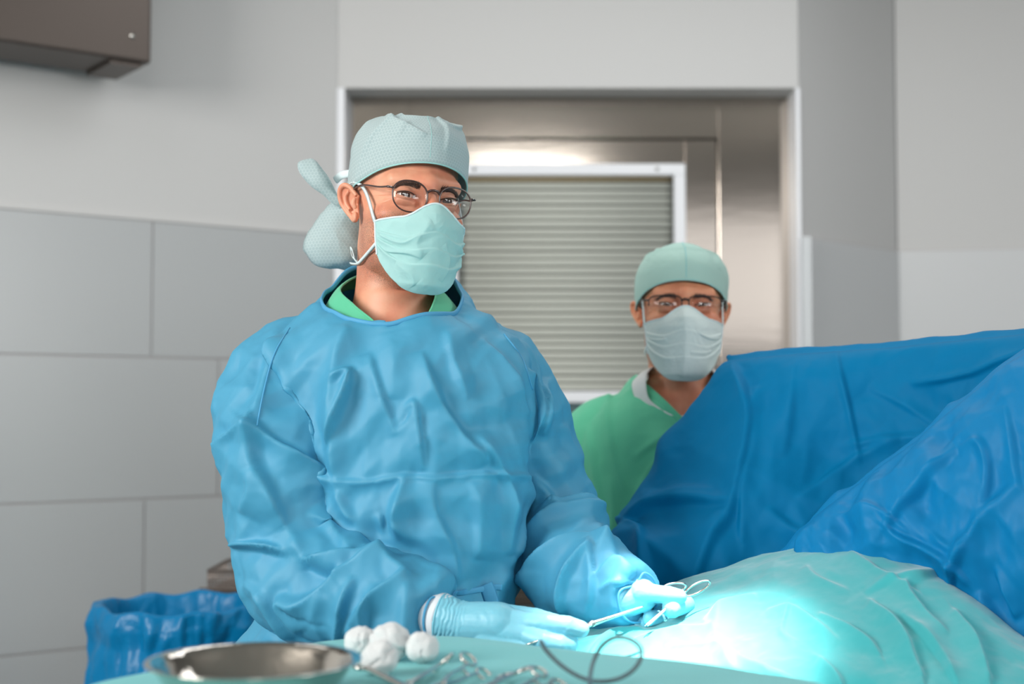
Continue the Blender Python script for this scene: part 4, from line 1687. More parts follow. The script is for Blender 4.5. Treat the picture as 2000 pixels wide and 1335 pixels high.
# loose cap tail behind the head: tied loop above, puffed bag below
def lobe(name, outline, d, thick, mat_, parent, seed):
    """puffed cloth pocket with the outline given as pixels, thickness around distance d"""
    O = catmull_closed(outline, 90)
    c = O.mean(0)
    rows = []
    for side in (-1, 1):
        for k in (range(0, 14) if side < 0 else range(13, -1, -1)):
            t = k / 13
            rr = math.sqrt(max(0, 1 - (1 - t) ** 2)) if False else t
            q = c + (O - c) * rr
            th = math.sqrt(max(0.0, 1 - rr ** 2.2)) * thick
            rows.append(np.array([P(x, y, d + side * th) for x, y in q]))
    v = np.vstack(rows)
    f = grid_faces(len(rows), 90, True).tolist()
    c_ = v.mean(0)
    dirn = v - c_
    dirn /= np.linalg.norm(dirn, axis=1)[:, None] + 1e-9
    v = v + dirn * (crumple(v, 20, seed) * .005 + crumple(v, 45, seed) * .0012)[:, None]
    o_ = mk(name, v, f, mat_, parent)
    uvl = o_.data.uv_layers.new(name='UVMap')
    lv = np.zeros(len(o_.data.loops), dtype=np.int32)
    o_.data.loops.foreach_get('vertex_index', lv)
    uvl.data.foreach_set('uv', np.ascontiguousarray(v[:, [0, 2]])[lv].ravel())
    return o_


lobe('cap_tail', [(690, 388), (668, 390), (640, 410), (618, 440), (598, 470), (606, 500), (626, 517), (660, 521), (692, 519), (712, 490), (716, 430)], 2.13, .035, CAP_A, capA, 3)
lobe('tie_loop', [(586, 322), (600, 316), (616, 318), (632, 340), (650, 370), (672, 395), (662, 402), (646, 392), (626, 372), (606, 356), (590, 340)], 2.10, .010, CAP_A, capA, 9)
M = Mesh()
M.tube([P(655, 352, 2.12), P(668, 342, 2.11), P(690, 338, 2.09), P(705, 340, 2.08)], .006, 10, n=20, flat=.4, up=(0, 1, 0))
M.build('tie_band', MASK_EDGE, capA)
# ------------------------------------------------------------------ gloved hands
def hand(name, palm, fingers, cuff, parent, seed, voxel=.0013):
    """palm: list of capsules (a, b, ra, rb); fingers: list of chains [(px, py, d, r), ...]; points are px, py, distance"""
    M = Mesh()
    for a, b, ra, rb in palm:
        M.capsule(P(*a), P(*b), ra, rb, 24)
    for ch in fingers:
        pts = [P(x, y, d) for x, y, d, r in ch]
        for i in range(len(ch) - 1):
            M.capsule(pts[i], pts[i + 1], ch[i][3], ch[i + 1][3], 20)
            if 0 < i:
                M.ell(pts[i], [ch[i][3] * 1.04] * 3, nu=18, nv=12)
    M.tube([P(*c[:3]) for c in cuff], [c[3] for c in cuff], 28, n=30)
    v, f = fuse(M, voxel, 5, .5)
    n = normals(v, f)
    h = crumple(v, 55, seed) * .0007 + crumple(v, 140, seed) * .00022
    # stretched wrinkles across the wrist
    c0, c1 = P(*cuff[0][:3]), P(*cuff[-1][:3])
    ax_ = (c1 - c0) / np.linalg.norm(c1 - c0)
    s_ = (v - c0) @ ax_
    L = np.linalg.norm(c1 - c0)
    w = sstep(-.004, .004, s_) * sstep(L * 1.15, L * .7, s_)
    h += w * .0012 * (.35 + 1.6 * np.abs(perlin(v * 50 + 7))) * np.sin(s_ * 1100 + 9 * perlin(v * 38 + seed) + 5 * perlin(v * 90 + seed))
    v = v + n * h[:, None]
    ob = mk(name, v, f, GLOVE, parent)
    # rolled edge of the glove
    M = Mesh()
    up_ = np.cross(ax_, [0, 0, 1.0])
    up_ /= np.linalg.norm(up_)
    u2 = np.cross(ax_, up_)
    r = cuff[0][3] * 1.0
    M.tube([c0 + (up_ * math.cos(a) + u2 * math.sin(a)) * r for a in np.linspace(0, 2 * math.pi, 40, endpoint=False)], .0013, 8, closed=True)
    M.build('glove_rim', GLOVE, ob)
    return ob


# right hand: back of the hand to the camera, holding the needle holder
hand('glove', [
    ((905, 1216, 1.80), (975, 1216, 1.785), .026, .0255),
    ((960, 1210, 1.79), (1022, 1216, 1.775), .020, .0145),
    ((955, 1228, 1.785), (1020, 1236, 1.770), .020, .0150),
    ((950, 1244, 1.785), (1010, 1256, 1.770), .019, .0140),
    ((940, 1254, 1.79), (995, 1272, 1.778), .017, .0125)], [
    [(1018, 1214, 1.775, .0125), (1070, 1217, 1.762, .0118), (1108, 1221, 1.758, .0112), (1134, 1228, 1.762, .0098)],
    [(1018, 1236, 1.770, .0128), (1062, 1252, 1.752, .0120), (1092, 1256, 1.752, .0112), (1114, 1256, 1.762, .0100)],
    [(1006, 1256, 1.770, .0122), (1046, 1277, 1.756, .0115), (1062, 1280, 1.775, .0108), (1050, 1272, 1.792, .0095)],
    [(992, 1272, 1.778, .0110), (1020, 1290, 1.768, .0100), (1030, 1290, 1.785, .0095), (1018, 1282, 1.798, .0085)],
    [(930, 1206, 1.815, .0160), (985, 1202, 1.828, .0145), (1045, 1206, 1.815, .0120), (1092, 1218, 1.795, .0105)]],
     [(862, 1206, 1.81, .0300), (885, 1212, 1.805, .0275), (915, 1217, 1.80, .0260)], SURG, 1)

# left hand: thumb on top, fingers curled round the scissors
hand('glove', [
    ((1218, 1172, 1.89), (1252, 1162, 1.885), .0235, .0215),
    ((1240, 1160, 1.885), (1276, 1160, 1.895), .0165, .0135),
    ((1236, 1176, 1.90), (1274, 1178, 1.915), .0190, .0140),
    ((1230, 1188, 1.905), (1262, 1196, 1.915), .0170, .0130)], [
    [(1252, 1156, 1.875, .0150), (1280, 1159, 1.868, .0112), (1306, 1161, 1.862, .0104), (1328, 1164, 1.862, .0086)],
    [(1272, 1166, 1.905, .0125), (1314, 1164, 1.925, .0115), (1338, 1180, 1.895, .0120), (1312, 1187, 1.862, .0122)],
    [(1270, 1182, 1.915, .0122), (1304, 1192, 1.925, .0112), (1296, 1204, 1.900, .0105), (1270, 1207, 1.882, .0098)],
    [(1262, 1194, 1.915, .0115), (1284, 1206, 1.925, .0105), (1276, 1216, 1.905, .0098), (1258, 1216, 1.89, .0090)],
    [(1250, 1200, 1.915, .0105), (1266, 1214, 1.920, .0095), (1260, 1222, 1.905, .0088), (1246, 1222, 1.892, .0082)]],
     [(1206, 1168, 1.905, .0255), (1216, 1170, 1.895, .0250), (1228, 1171, 1.89, .0240)], SURG, 5)


# ------------------------------------------------------------------ ringed instruments
def ringed_instrument(name, label, cat, origin, ux, uy, group=None, ring=.0105, ring_long=1.35, shank=.075, jaw=.045, spread=.017, thick=.0021, jaw_w=.0026, cross=True, scissors=False):
    """lies in the plane ux (handle to tip), uy (sideways); origin between the rings"""
    ux, uy = np.array(ux, float), np.array(uy, float)
    ux /= np.linalg.norm(ux)
    uy = uy - ux * (uy @ ux)
    uy /= np.linalg.norm(uy)
    uz = np.cross(ux, uy)
    o3 = np.array(origin, float)
    W = lambda x, y, z=0: o3 + ux * x + uy * y + uz * z
    t = thing(name, origin, label, cat, group)
    for s in (-1, 1):
        M = Mesh()
        a = np.linspace(0, 2 * math.pi, 36, endpoint=False)
        rc = spread
        M.tube([W(math.cos(q) * ring * ring_long, s * rc + math.sin(q) * ring) for q in a], thick * .85, 10, closed=True)
        x0 = ring * ring_long
        M.tube([W(x0 * .80, s * (rc - ring * .55)), W(x0 + shank * .25, s * rc * .48), W(x0 + shank * .7, s * .0042), W(x0 + shank, 0, s * thick * .5)], [thick, thick * 1.05, thick * 1.25, thick * 1.4], 10, n=26)
        M.tube([W(x0 + shank, 0, s * thick * .5), W(x0 + shank + jaw * .3, -s * .0028, 0), W(x0 + shank + jaw * .7, -s * .0018), W(x0 + shank + jaw, -s * .0009)], [jaw_w * 1.1, jaw_w, jaw_w * .8, jaw_w * .42], 10, n=24, flat=.75)
        M.build('handle_half', STEEL, t)
    M = Mesh()
    xj = ring * ring_long + shank
    M.tube([W(xj, 0, -thick * 2.1), W(xj, 0, thick * 2.1)], .0026, 16)
    M.build('pivot_screw', STEEL, t)
    M = Mesh()
    for k in range(3):
        x = ring * ring_long + shank * .22
        M.box(W(x + k * .0011, 0, 0), (.0007, spread * .95, .0016), np.column_stack([ux, uy, uz]))
    M.box(W(x + .001, 0, -.001), (.004, spread * .95, .0009), np.column_stack([ux, uy, uz]))
    M.build('ratchet', STEEL, t)
    return t


# needle holder gripped in the right hand, tip to the upper right
tip = P(1256, 1184, 1.80)
gr = P(1080, 1243, 1.768)
uxv = tip - gr
uxv /= np.linalg.norm(uxv)
L_ = .150
ringed_instrument('needle_holder', 'slim steel needle holder pointing up and right out of the left gloved hand', 'surgical instrument',
                  tip - uxv * L_, uxv, (0.05, -1, .25), ring=.009, shank=.068, jaw=.070, spread=.010, thick=.0018, jaw_w=.0031)

# scissors in the left hand, ring handles up
ra_, rb_ = P(1316, 1147, 1.885), P(1362, 1148, 1.865)
pv = P(1330, 1163, 1.872)
tp = P(1262, 1222, 1.835)
t = thing('surgical_scissors', pv, 'steel ring handled scissors held up by the gloved hand near the bright drape', 'surgical instrument')
dirT = (tp - pv) / np.linalg.norm(tp - pv)
for i, (c_, el, tl) in enumerate(((ra_, .0170, .10), (rb_, .0190, .42))):
    M = Mesh()
    ex_ = np.array([math.cos(tl), 0.25, math.sin(tl)])
    ex_ /= np.linalg.norm(ex_)
    ez_ = np.cross(ex_, [0, 1, 0.35])
    ez_ /= np.linalg.norm(ez_)
    a = np.linspace(0, 2 * math.pi, 40, endpoint=False)
    M.tube([c_ + ex_ * el * math.cos(q) + ez_ * .0065 * math.sin(q) for q in a], .0015, 10, closed=True)
    st_ = c_ - ex_ * el * .93
    M.tube([st_, (st_ + pv) / 2 + [0, 0, -.001 if i else .001], pv, pv + dirT * .03, tp + np.array([.002 * (i * 2 - 1), 0, 0])], [.0016, .0018, .0024, .0024, .0008], 10, n=40)
    M.build('blade_half', STEEL, t)
M = Mesh()
M.tube([pv + [0, -.004, 0], pv + [0, .004, 0]], .0024, 14)
M.build('pivot_screw', STEEL, t)
# ================================================================== THE PERSON IN GREEN SCRUBS
D2 = 2.5
SEC = thing('person', (.30, 2.56, 0), 'person in green V-neck scrubs, mint cap, narrow dark glasses and mask, behind the blue drape', 'person')
OB = dict(lid_up=.0028, lid_lo=.0020, iris=IRIS, brow_mat=BROW_GREY, brow_n=260, crow=.0010, wrinkle=.0008, frown=1.5, bag=.0040, yaw=math.radians(-3), seed=9.0, wide=1.03, eye_dz=-.001,
          cap_front=.041, cap_side=.002, cap_back=-.035, cap_top=.112, cap_seam=2, seam_r=.0012, cap_n=3.0, cap_a=.0835, mask_top=-.009, mask_w=64,
          cap_folds=[([(-80, 55), (-40, 60), (0, 58), (40, 60), (80, 55)], 5, .0045, 'z', (.4, .4)), ([(2, 5), (2, 40), (2, 70)], 4, .0016, 'r'), ([(50, 20), (60, 50)], 9, .003, 's'), ([(-40, 70), (-60, 40)], 9, .003, 's'), ([(80, 10), (75, 60)], 8, .003, 'r')],
          mask_folds=[([(-5, 5), (0, 40), (-4, 95)], 14, .0045, 'r'), ([(20, 30), (60, 34), (90, 38)], 5, .003, 'z'), ([(-90, 40), (-40, 36)], 5, .0025, 's'), ([(10, 62), (60, 56)], 5, .003, 's')])
RB = head_frame(-3, -3, 1)
CB = P(1331, 603, D2 + .06)
x2, y2 = CB[0], 2.57
neckB = [((x2, y2, 1.478), .060, .060), ((x2, y2, 1.455), .068, .066), ((x2, y2 + .005, 1.43), .10, .078), ((x2, y2 + .01, 1.40), .145, .09), ((x2, y2 + .01, 1.34), .165, .105), ((x2, y2 + .01, 1.15), .15, .11), ((x2, y2 + .01, .95), .155, .115), ((x2, y2 + .01, .90), .15, .11)]
VB, FB, STB = make_head(OB, RB, CB, neckB)
earsB = []
ear_mesh(-1, RB, CB, earsB, 8, .72)
ear_mesh(1, RB, CB, earsB, 8, .72)


def simple_hand(w, s):
    def fn(M):
        w_ = np.array(w)
        M.capsule(w_, w_ + [0, -.02, -.07], .026, .030)
        for k in range(4):
            b = w_ + np.array([0, -.045 + .019 * k, -.085])
            M.tube([b, b + [s * -.004, -.004, -.03], b + [s * -.012, -.006, -.058 + .006 * abs(k - 1)], b + [s * -.020, -.006, -.074 + .008 * abs(k - 1)]], [.0095, .009, .008, .005], 12)
        M.tube([w_ + [0, -.02, -.03], w_ + [s * -.012, -.050, -.060], w_ + [s * -.018, -.058, -.088]], [.014, .0105, .007], 12)
    return fn


SHL = [np.array([x2 - .165, y2 + .01, 1.375]), np.array([x2 + .165, y2 + .01, 1.375])]
limbsB = [legs(x2, y2 + .01)]
for s, sh in ((-1, SHL[0]), (1, SHL[1])):
    el = sh + [s * .035, .02, -.27]
    wr = el + [-s * .02, -.10, -.23]
    limbsB.append(arm([sh, (sh + el) / 2, el, (el + wr) / 2, wr], [.045, .046, .040, .036, .025]))
    limbsB.append(simple_hand(wr, s))
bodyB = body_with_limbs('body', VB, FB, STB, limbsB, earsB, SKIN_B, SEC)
for s in (-1, 1):
    make_eye(s, OB, RB, CB, (0.05, 0, CAM_Z - .25), SEC)
    make_lashes(s, OB, RB, CB, SEC)
    make_brow(s, OB, RB, CB, SEC)
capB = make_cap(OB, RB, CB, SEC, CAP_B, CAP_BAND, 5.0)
maskB, GB, NB = make_mask(OB, RB, CB, SEC)
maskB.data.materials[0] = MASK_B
for q in (0, -1):
    s = -1 if q == 0 else 1
    strap([GB[0, q], (s * .0715, -.022, .010), (s * .080, .010, .016), (s * .072, .06, .008), (s * .03, .108, .004), (0, .112, .003)], RB, CB, maskB)
    strap([GB[-50, q], (s * .064, -.005, -.080), (s * .060, .03, -.084), (s * .04, .07, -.085), (0, .09, -.085)], RB, CB, maskB)
make_glasses(OB, RB, CB, SEC, .0345, -.0985, -.003, .0285, .0140, 3.6, .0011, FRAME_DARK, half=True, fold_z=.004, wrap=.16)

# scrubs
G = Mesh()
secs = [(.80, x2, y2, .19, .15), (.95, x2, y2, .185, .145), (1.1, x2, y2, .175, .135), (1.25, x2, y2, .180, .138), (1.33, x2, y2, .187, .136), (1.385, x2, y2 + .005, .180, .128),
        (1.42, x2, y2 + .01, .150, .112), (1.445, x2, y2 + .015, .115, .095), (1.47, x2, y2 + .03, .088, .070), (1.49, x2, y2 + .04, .06, .045)]
S = catmull([(z, cx, cy, a, b) for z, cx, cy, a, b in secs], 60)
G.loft([super_ring((cx, cy, z), a, b, 2.4) for z, cx, cy, a, b in S])
for s, sh in ((-1, SHL[0]), (1, SHL[1])):
    G.tube([sh + [-s * .07, 0, .015], sh + [-s * .01, 0, -.01], sh + [s * .020, .005, -.09], sh + [s * .036, .01, -.19], sh + [s * .042, .01, -.24]], [.055, .064, .068, .071, .072], 36, n=40)
bv, bf = fuse(G, .0055, 8, .5)
bf = [q for q in bf if len(q) == 4]
bn = normals(bv, bf)
bpx_, bpy_ = proj(bv)
FS = [([(1205, 750), (1190, 800), (1200, 880), (1225, 960)], 16, .006, 's', (.5, .2)),
      ([(1150, 830), (1165, 900), (1185, 1000)], 18, .007, 's'),
      ([(1240, 900), (1260, 880), (1310, 850)], 14, .006, 'z'),
      ([(1235, 1000), (1260, 930), (1300, 880)], 16, .007, 's'),
      ([(1200, 930), (1205, 1000), (1195, 1070)], 18, .006, 's'),
      ([(1250, 930), (1245, 1020), (1230, 1080)], 14, .005, 'r'),
      ([(1225, 950), (1265, 952)], 4, .002, 's', (.8, .8))]
fr2 = sstep(.0, .3, -bn[:, 1])
hb = creases(bv, 10, .09, .2, 9, (1, .6, .5)) * .006 + 1.3 * fold_field(bpx_, bpy_, FS) * fr2 + crumple(bv, 9, 3.0, (1, 1, .5)) * .005 + crumple(bv, 24, 3.0) * .0012
bv = bv + bn * hb[:, None]
zv = 1.392
xx = np.abs(bv[:, 0] - x2)
frontv = bv[:, 1] < y2 + .0
e2 = np.sqrt(((bv[:, 0] - x2) / .078) ** 2 + ((bv[:, 1] - (y2 + .03)) / .075) ** 2)
cut = ((e2 < 1) & (bv[:, 2] > 1.43)) | (frontv & (xx < .078 * (bv[:, 2] - zv) / .085 + .001) & (bv[:, 2] > zv - .003))
for s, sh in ((-1, SHL[0]), (1, SHL[1])):
    cut |= (bv[:, 2] < sh[2] - .236) & (np.abs(bv[:, 0] - (sh[0] + s * .042)) < .085) & (s * (bv[:, 0] - sh[0]) > -.025) & (bv[:, 2] > sh[2] - .34) & (np.abs(bv[:, 0] - x2) > .183)
cut |= bv[:, 2] < .806
keep = ~cut
bf = [q for q in bf if keep[q[0]] and keep[q[1]] and keep[q[2]] and keep[q[3]]]
used = np.zeros(len(bv), bool)
used[np.array(bf).ravel()] = True
idx = -np.ones(len(bv), int)
idx[used] = np.arange(used.sum())
bvhB = BVHTree.FromPolygons(bv.tolist(), [[int(i) for i in q] for q in bf])
scrub = mk('scrub_top', bv[used], [[int(idx[i]) for i in q] for q in bf], SCRUB_B, SEC, mods=[('SOLIDIFY', dict(thickness=.0014, offset=-1))])


def on_scrub(x, z):
    hit = bvhB.ray_cast(Vector((x, 1.9, z)), Vector((0, 1, 0)))
    return np.array(hit[0]) if hit[0] else None


for s in (-1, 1):
    M = Mesh()
    pts = []
    for z in np.linspace(zv - .004, 1.462, 26):
        x = x2 + s * (.078 * (z - zv) / .085 + .0075)
        p = on_scrub(x, z)
        if p is not None and p[1] < y2 + .02:
            pts.append(p)
    pts = np.array(pts)
    for _ in range(3):
        pts[1:-1] = (pts[:-2] + pts[1:-1] * 2 + pts[2:]) / 4
    M.tube(pts + [0, -.0006, 0], .0070, 12, flat=.22, up=(0, 1, 0), n=60)
    M.build('neck_band', SCRUB_B, scrub)
M = Mesh()
inner = [P(1262, 733, 2.505), P(1264, 775, 2.485), P(1290, 800, 2.466), P(1326, 814, 2.456), P(1362, 800, 2.466), P(1392, 775, 2.485), P(1398, 735, 2.505), P(1375, 716, 2.57), P(1330, 706, 2.60), P(1285, 714, 2.57)]
outer = [P(1235, 750, 2.52), P(1250, 800, 2.500), P(1280, 850, 2.480), P(1326, 875, 2.475), P(1372, 850, 2.480), P(1410, 800, 2.500), P(1424, 750, 2.52), P(1400, 735, 2.60), P(1330, 725, 2.64), P(1262, 735, 2.60)]
collar('undershirt', inner, outer, WHITE_TEE, SEC, lift=.004, label='white undershirt at the neck')
# ================================================================== DRAPES, TABLES, INSTRUMENTS
def sheet(name, ctrl, mat_, label, cat, folds, nr, nc, noise=(), parent=None, thick=.0012, flip=False, amp=1.25, crease=None, pin=None):
    """cloth through a grid of control points (px, py, distance), folds given as creases"""
    A = np.array([[P(*p) for p in row] for row in ctrl])
    rows = np.stack([catmull(A[:, j], nr) for j in range(A.shape[1])], 1)
    G_ = np.stack([catmull(rows[i], nc) for i in range(nr)])
    v = G_.reshape(-1, 3)
    f = grid_faces(nr, nc)
    if flip:
        f = f[:, ::-1]
    f = f.tolist()
    n = normals(v, f)
    tocam = np.array([0, 0, CAM_Z]) - v
    sgn = np.sign((n * tocam).sum(1))
    med = np.sign(np.median(sgn)) or 1
    n = n * med
    x, y = proj(v)
    h = amp * fold_field(x, y, folds)
    if crease:
        h = h + creases(v, *crease[:4]) * crease[4]
    for sc, am, st in noise:
        h = h + crumple(v, sc, 4.0, st) * am
    if pin:
        tr = np.repeat(np.linspace(0, 1, nr), nc)
        h = h * (pin[1] + (1 - pin[1]) * sstep(0, pin[2], np.abs(tr - pin[0])))
    hg = h.reshape(nr, nc)
    for _ in range(2):
        q = np.pad(hg, 1, mode='edge')
        hg = (q[:-2, 1:-1] + q[2:, 1:-1] + q[1:-1, :-2] + q[1:-1, 2:] + hg * 2) / 6
    h = hg.ravel()
    v = v + n * h[:, None]
    o_ = mk(name, v, f, mat_, parent, mods=[('SMOOTH', dict(iterations=1, factor=.5)), ('SOLIDIFY', dict(thickness=thick, offset=0))])
    if label:
        tag(o_, label, cat)
    return o_, v.reshape(nr, nc, 3)


# --- the blue screen hung over a bar
ridge = [(1446, 709, 2.38), (1428, 705, 2.31), (1560, 693, 2.25), (1700, 684, 2.19), (1850, 669, 2.11), (2000, 655, 2.03), (2200, 636, 1.92)]
rowb = [(x, y + 260, d + .12) for x, y, d in ridge]
rowa = [(x, y + 16, d + .04) for x, y, d in ridge]
S1 = [rowb, rowa, ridge,
      [(1434, 726, 2.375), (1416, 722, 2.295), (1556, 712, 2.225), (1700, 702, 2.165), (1850, 688, 2.088), (2000, 675, 2.008), (2200, 655, 1.90)],
      [(1400, 795, 2.37), (1375, 785, 2.29), (1530, 800, 2.20), (1690, 800, 2.15), (1850, 790, 2.08), (2000, 790, 1.995), (2200, 780, 1.89)],
      [(1325, 900, 2.37), (1302, 895, 2.28), (1480, 920, 2.18), (1660, 920, 2.13), (1850, 920, 2.07), (2000, 920, 1.98), (2200, 920, 1.88)],
      [(1265, 1010, 2.36), (1242, 1010, 2.26), (1430, 1035, 2.15), (1640, 1030, 2.11), (1850, 1040, 2.06), (2000, 1050, 1.98), (2200, 1060, 1.88)],
      [(1225, 1110, 2.34), (1200, 1100, 2.22), (1400, 1150, 2.13), (1640, 1130, 2.12), (1850, 1150, 2.07), (2000, 1150, 1.99), (2200, 1160, 1.89)],
      [(1215, 1300, 2.33), (1190, 1280, 2.22), (1390, 1300, 2.15), (1640, 1300, 2.13), (1850, 1300, 2.08), (2000, 1300, 2.00), (2200, 1300, 1.9)]]
F1 = [([(1432, 712), (1470, 800), (1462, 900), (1440, 990), (1425, 1010)], 26, .020, 's', (.2, .2)),
      ([(1478, 760), (1480, 860), (1455, 990), (1450, 1060)], 16, .012, 'z', (.1, .4)),
      ([(1436, 1005), (1400, 1060), (1370, 1120), (1350, 1170)], 26, .018, 's', (.4, .4)),
      ([(1232, 1022), (1280, 990), (1350, 982), (1430, 990)], 22, .016, 'z', (.6, .2)),
      ([(1238, 1030), (1262, 1052), (1270, 1120)], 18, .014, 's', (.6, .3)),
      ([(1636, 690), (1648, 730), (1668, 830), (1680, 900)], 11, .0080, 's', (.4, .1)),
      ([(1290, 975), (1350, 960), (1400, 965)], 12, .006, 's'),
      ([(2010, 690), (1930, 722), (1860, 742), (1790, 752)], 12, .010, 's', (.8, .1)),
      ([(1640, 870), (1740, 858), (1850, 850)], 14, .006, 's'), ([(1700, 760), (1780, 800), (1860, 850)], 16, .005, 'z'),
      ([(1560, 980), (1660, 900), (1760, 860)], 22, .007, 's'), ([(1500, 1000), (1560, 1040), (1640, 1050)], 30, .010, 's'),
      ([(1200, 1060), (1260, 1065), (1360, 1130)], 16, .008, 'r'), ([(1330, 800), (1300, 900), (1290, 960)], 18, .007, 'r'),
      ([(1560, 700), (1550, 800), (1530, 900)], 30, .006, 's')]
screen, SG = sheet('surgical_drape', S1, BLUE_DRAPE, 'deep blue sheet hung as a screen in front of the person in green scrubs', 'drape', F1, 260, 330, crease=(12, .12, .35, 5, .012), pin=(.25, .06, .20),
                   noise=((7, .010, (1, 1, .6)), (20, .0022, (1, 1, 1)), (50, .0006, (1, 1, 1))))

# --- the nearer blue sheet spread down from the upper right
r0 = [(1528, 1085, 2.05), (1560, 1040, 2.05), (1620, 990, 2.02), (1700, 930, 2.00), (1820, 840, 1.96), (1905, 765, 1.92), (2000, 695, 1.88), (2150, 610, 1.82)]
S2 = [[(x + 60, y + 150, d + .10) for x, y, d in r0], [(x + 14, y + 14, d + .035) for x, y, d in r0], r0,
      [(x + 10, y + 12, d - .03) for x, y, d in r0],
      [(1556, 1092, 2.00), (1620, 1062, 1.97), (1700, 1015, 1.93), (1780, 980, 1.90), (1880, 920, 1.86), (1970, 860, 1.82), (2080, 800, 1.78), (2250, 720, 1.74)],
      [(1590, 1106, 1.99), (1680, 1108, 1.94), (1770, 1112, 1.895), (1860, 1118, 1.855), (1950, 1110, 1.815), (2040, 1070, 1.77), (2150, 1010, 1.72), (2300, 950, 1.70)],
      [(1600, 1160, 2.03), (1700, 1180, 1.99), (1800, 1210, 1.93), (1900, 1250, 1.88), (1990, 1290, 1.83), (2080, 1300, 1.78), (2200, 1310, 1.73), (2350, 1310, 1.70)]]
F2 = [([(1742, 1028), (1765, 1050), (1860, 1090), (1900, 1130)], 16, .012, 's', (.3, .3)),
      ([(1740, 1035), (1765, 1000), (1830, 930), (1880, 880)], 20, .014, 'z', (.3, .1)),
      ([(1860, 1110), (1900, 1050), (1935, 1000), (2000, 940)], 22, .012, 's'),
      ([(1865, 1160), (1870, 1110), (1900, 1060)], 18, .012, 'z', (.6, .1)),
      ([(1920, 1150), (1960, 1200), (2000, 1235)], 18, .012, 's'),
      ([(1880, 880), (1930, 870), (1935, 960), (1920, 1010)], 14, .008, 's'),
      ([(1830, 1045), (1870, 1065), (1900, 1040)], 10, .007, 's'),
      ([(1975, 800), (1985, 900), (2000, 960)], 20, .008, 's'),
      ([(1600, 1030), (1580, 1060), (1560, 1085)], 12, .006, 'r'), ([(1640, 1010), (1720, 1000), (1780, 1040)], 18, .007, 's'),
      ([(1950, 1110), (1975, 1160), (1995, 1200)], 16, .012, 'z'), ([(1820, 870), (1840, 930), (1830, 1000)], 22, .006, 'r')]
near_sheet, _ = sheet('surgical_drape', S2, mat('blue_drape_light', hx(8, 128, 186), .52, spec=.22, trl=.1, bump=('noise', 1200, .1, .0006), bump2=('noise', 34, .3, .003)),
                      'brighter blue sheet sloping down from the right edge to the turquoise cover', 'drape', F2, 230, 300, crease=(12, .09, .26, 8, .011), pin=(.36, .12, .22),
                      noise=((8, .011, (1, 1, 1)), (22, .003, (1, 1, 1)), (55, .0007, (1, 1, 1))))

# --- turquoise cover over the patient
S3 = [[(1150, 1400, 2.20), (1230, 1330, 2.24), (1390, 1290, 2.24), (1530, 1260, 2.22), (1620, 1250, 2.19), (1750, 1270, 2.14), (1870, 1310, 2.06), (2000, 1380, 1.98), (2150, 1470, 1.90)],
      [(1160, 1262, 2.10), (1230, 1196, 2.13), (1390, 1146, 2.13), (1530, 1108, 2.10), (1620, 1092, 2.08), (1750, 1112, 2.03), (1870, 1176, 1.95), (2000, 1278, 1.87), (2130, 1370, 1.80)],
      [(1118, 1246, 2.00), (1230, 1190, 2.02), (1390, 1131, 2.02), (1530, 1091, 2.00), (1620, 1078, 1.97), (1750, 1096, 1.91), (1868, 1158, 1.84), (2000, 1258, 1.765), (2120, 1345, 1.70)],
      [(1080, 1262, 1.91), (1230, 1232, 1.90), (1390, 1196, 1.88), (1530, 1168, 1.86), (1640, 1165, 1.84), (1760, 1185, 1.79), (1880, 1238, 1.74), (1995, 1316, 1.68), (2110, 1400, 1.63)],
      [(1062, 1290, 1.86), (1230, 1285, 1.82), (1385, 1270, 1.79), (1525, 1262, 1.76), (1640, 1270, 1.73), (1760, 1295, 1.69), (1885, 1345, 1.64), (1995, 1410, 1.59), (2110, 1490, 1.55)],
      [(1060, 1335, 1.82), (1230, 1350, 1.76), (1380, 1352, 1.72), (1520, 1360, 1.69), (1640, 1380, 1.66), (1760, 1410, 1.62), (1885, 1460, 1.57), (1995, 1530, 1.53), (2110, 1610, 1.49)],
      [(1060, 1620, 1.82), (1230, 1640, 1.75), (1380, 1660, 1.71), (1520, 1690, 1.68), (1640, 1720, 1.65), (1760, 1760, 1.61), (1885, 1800, 1.56), (1995, 1860, 1.52), (2110, 1900, 1.48)],
      [(1060, 1950, 1.82), (1230, 1960, 1.74), (1380, 1980, 1.70), (1520, 2000, 1.67), (1640, 2040, 1.64), (1760, 2080, 1.60), (1885, 2120, 1.55), (1995, 2160, 1.51), (2110, 2200, 1.47)]]
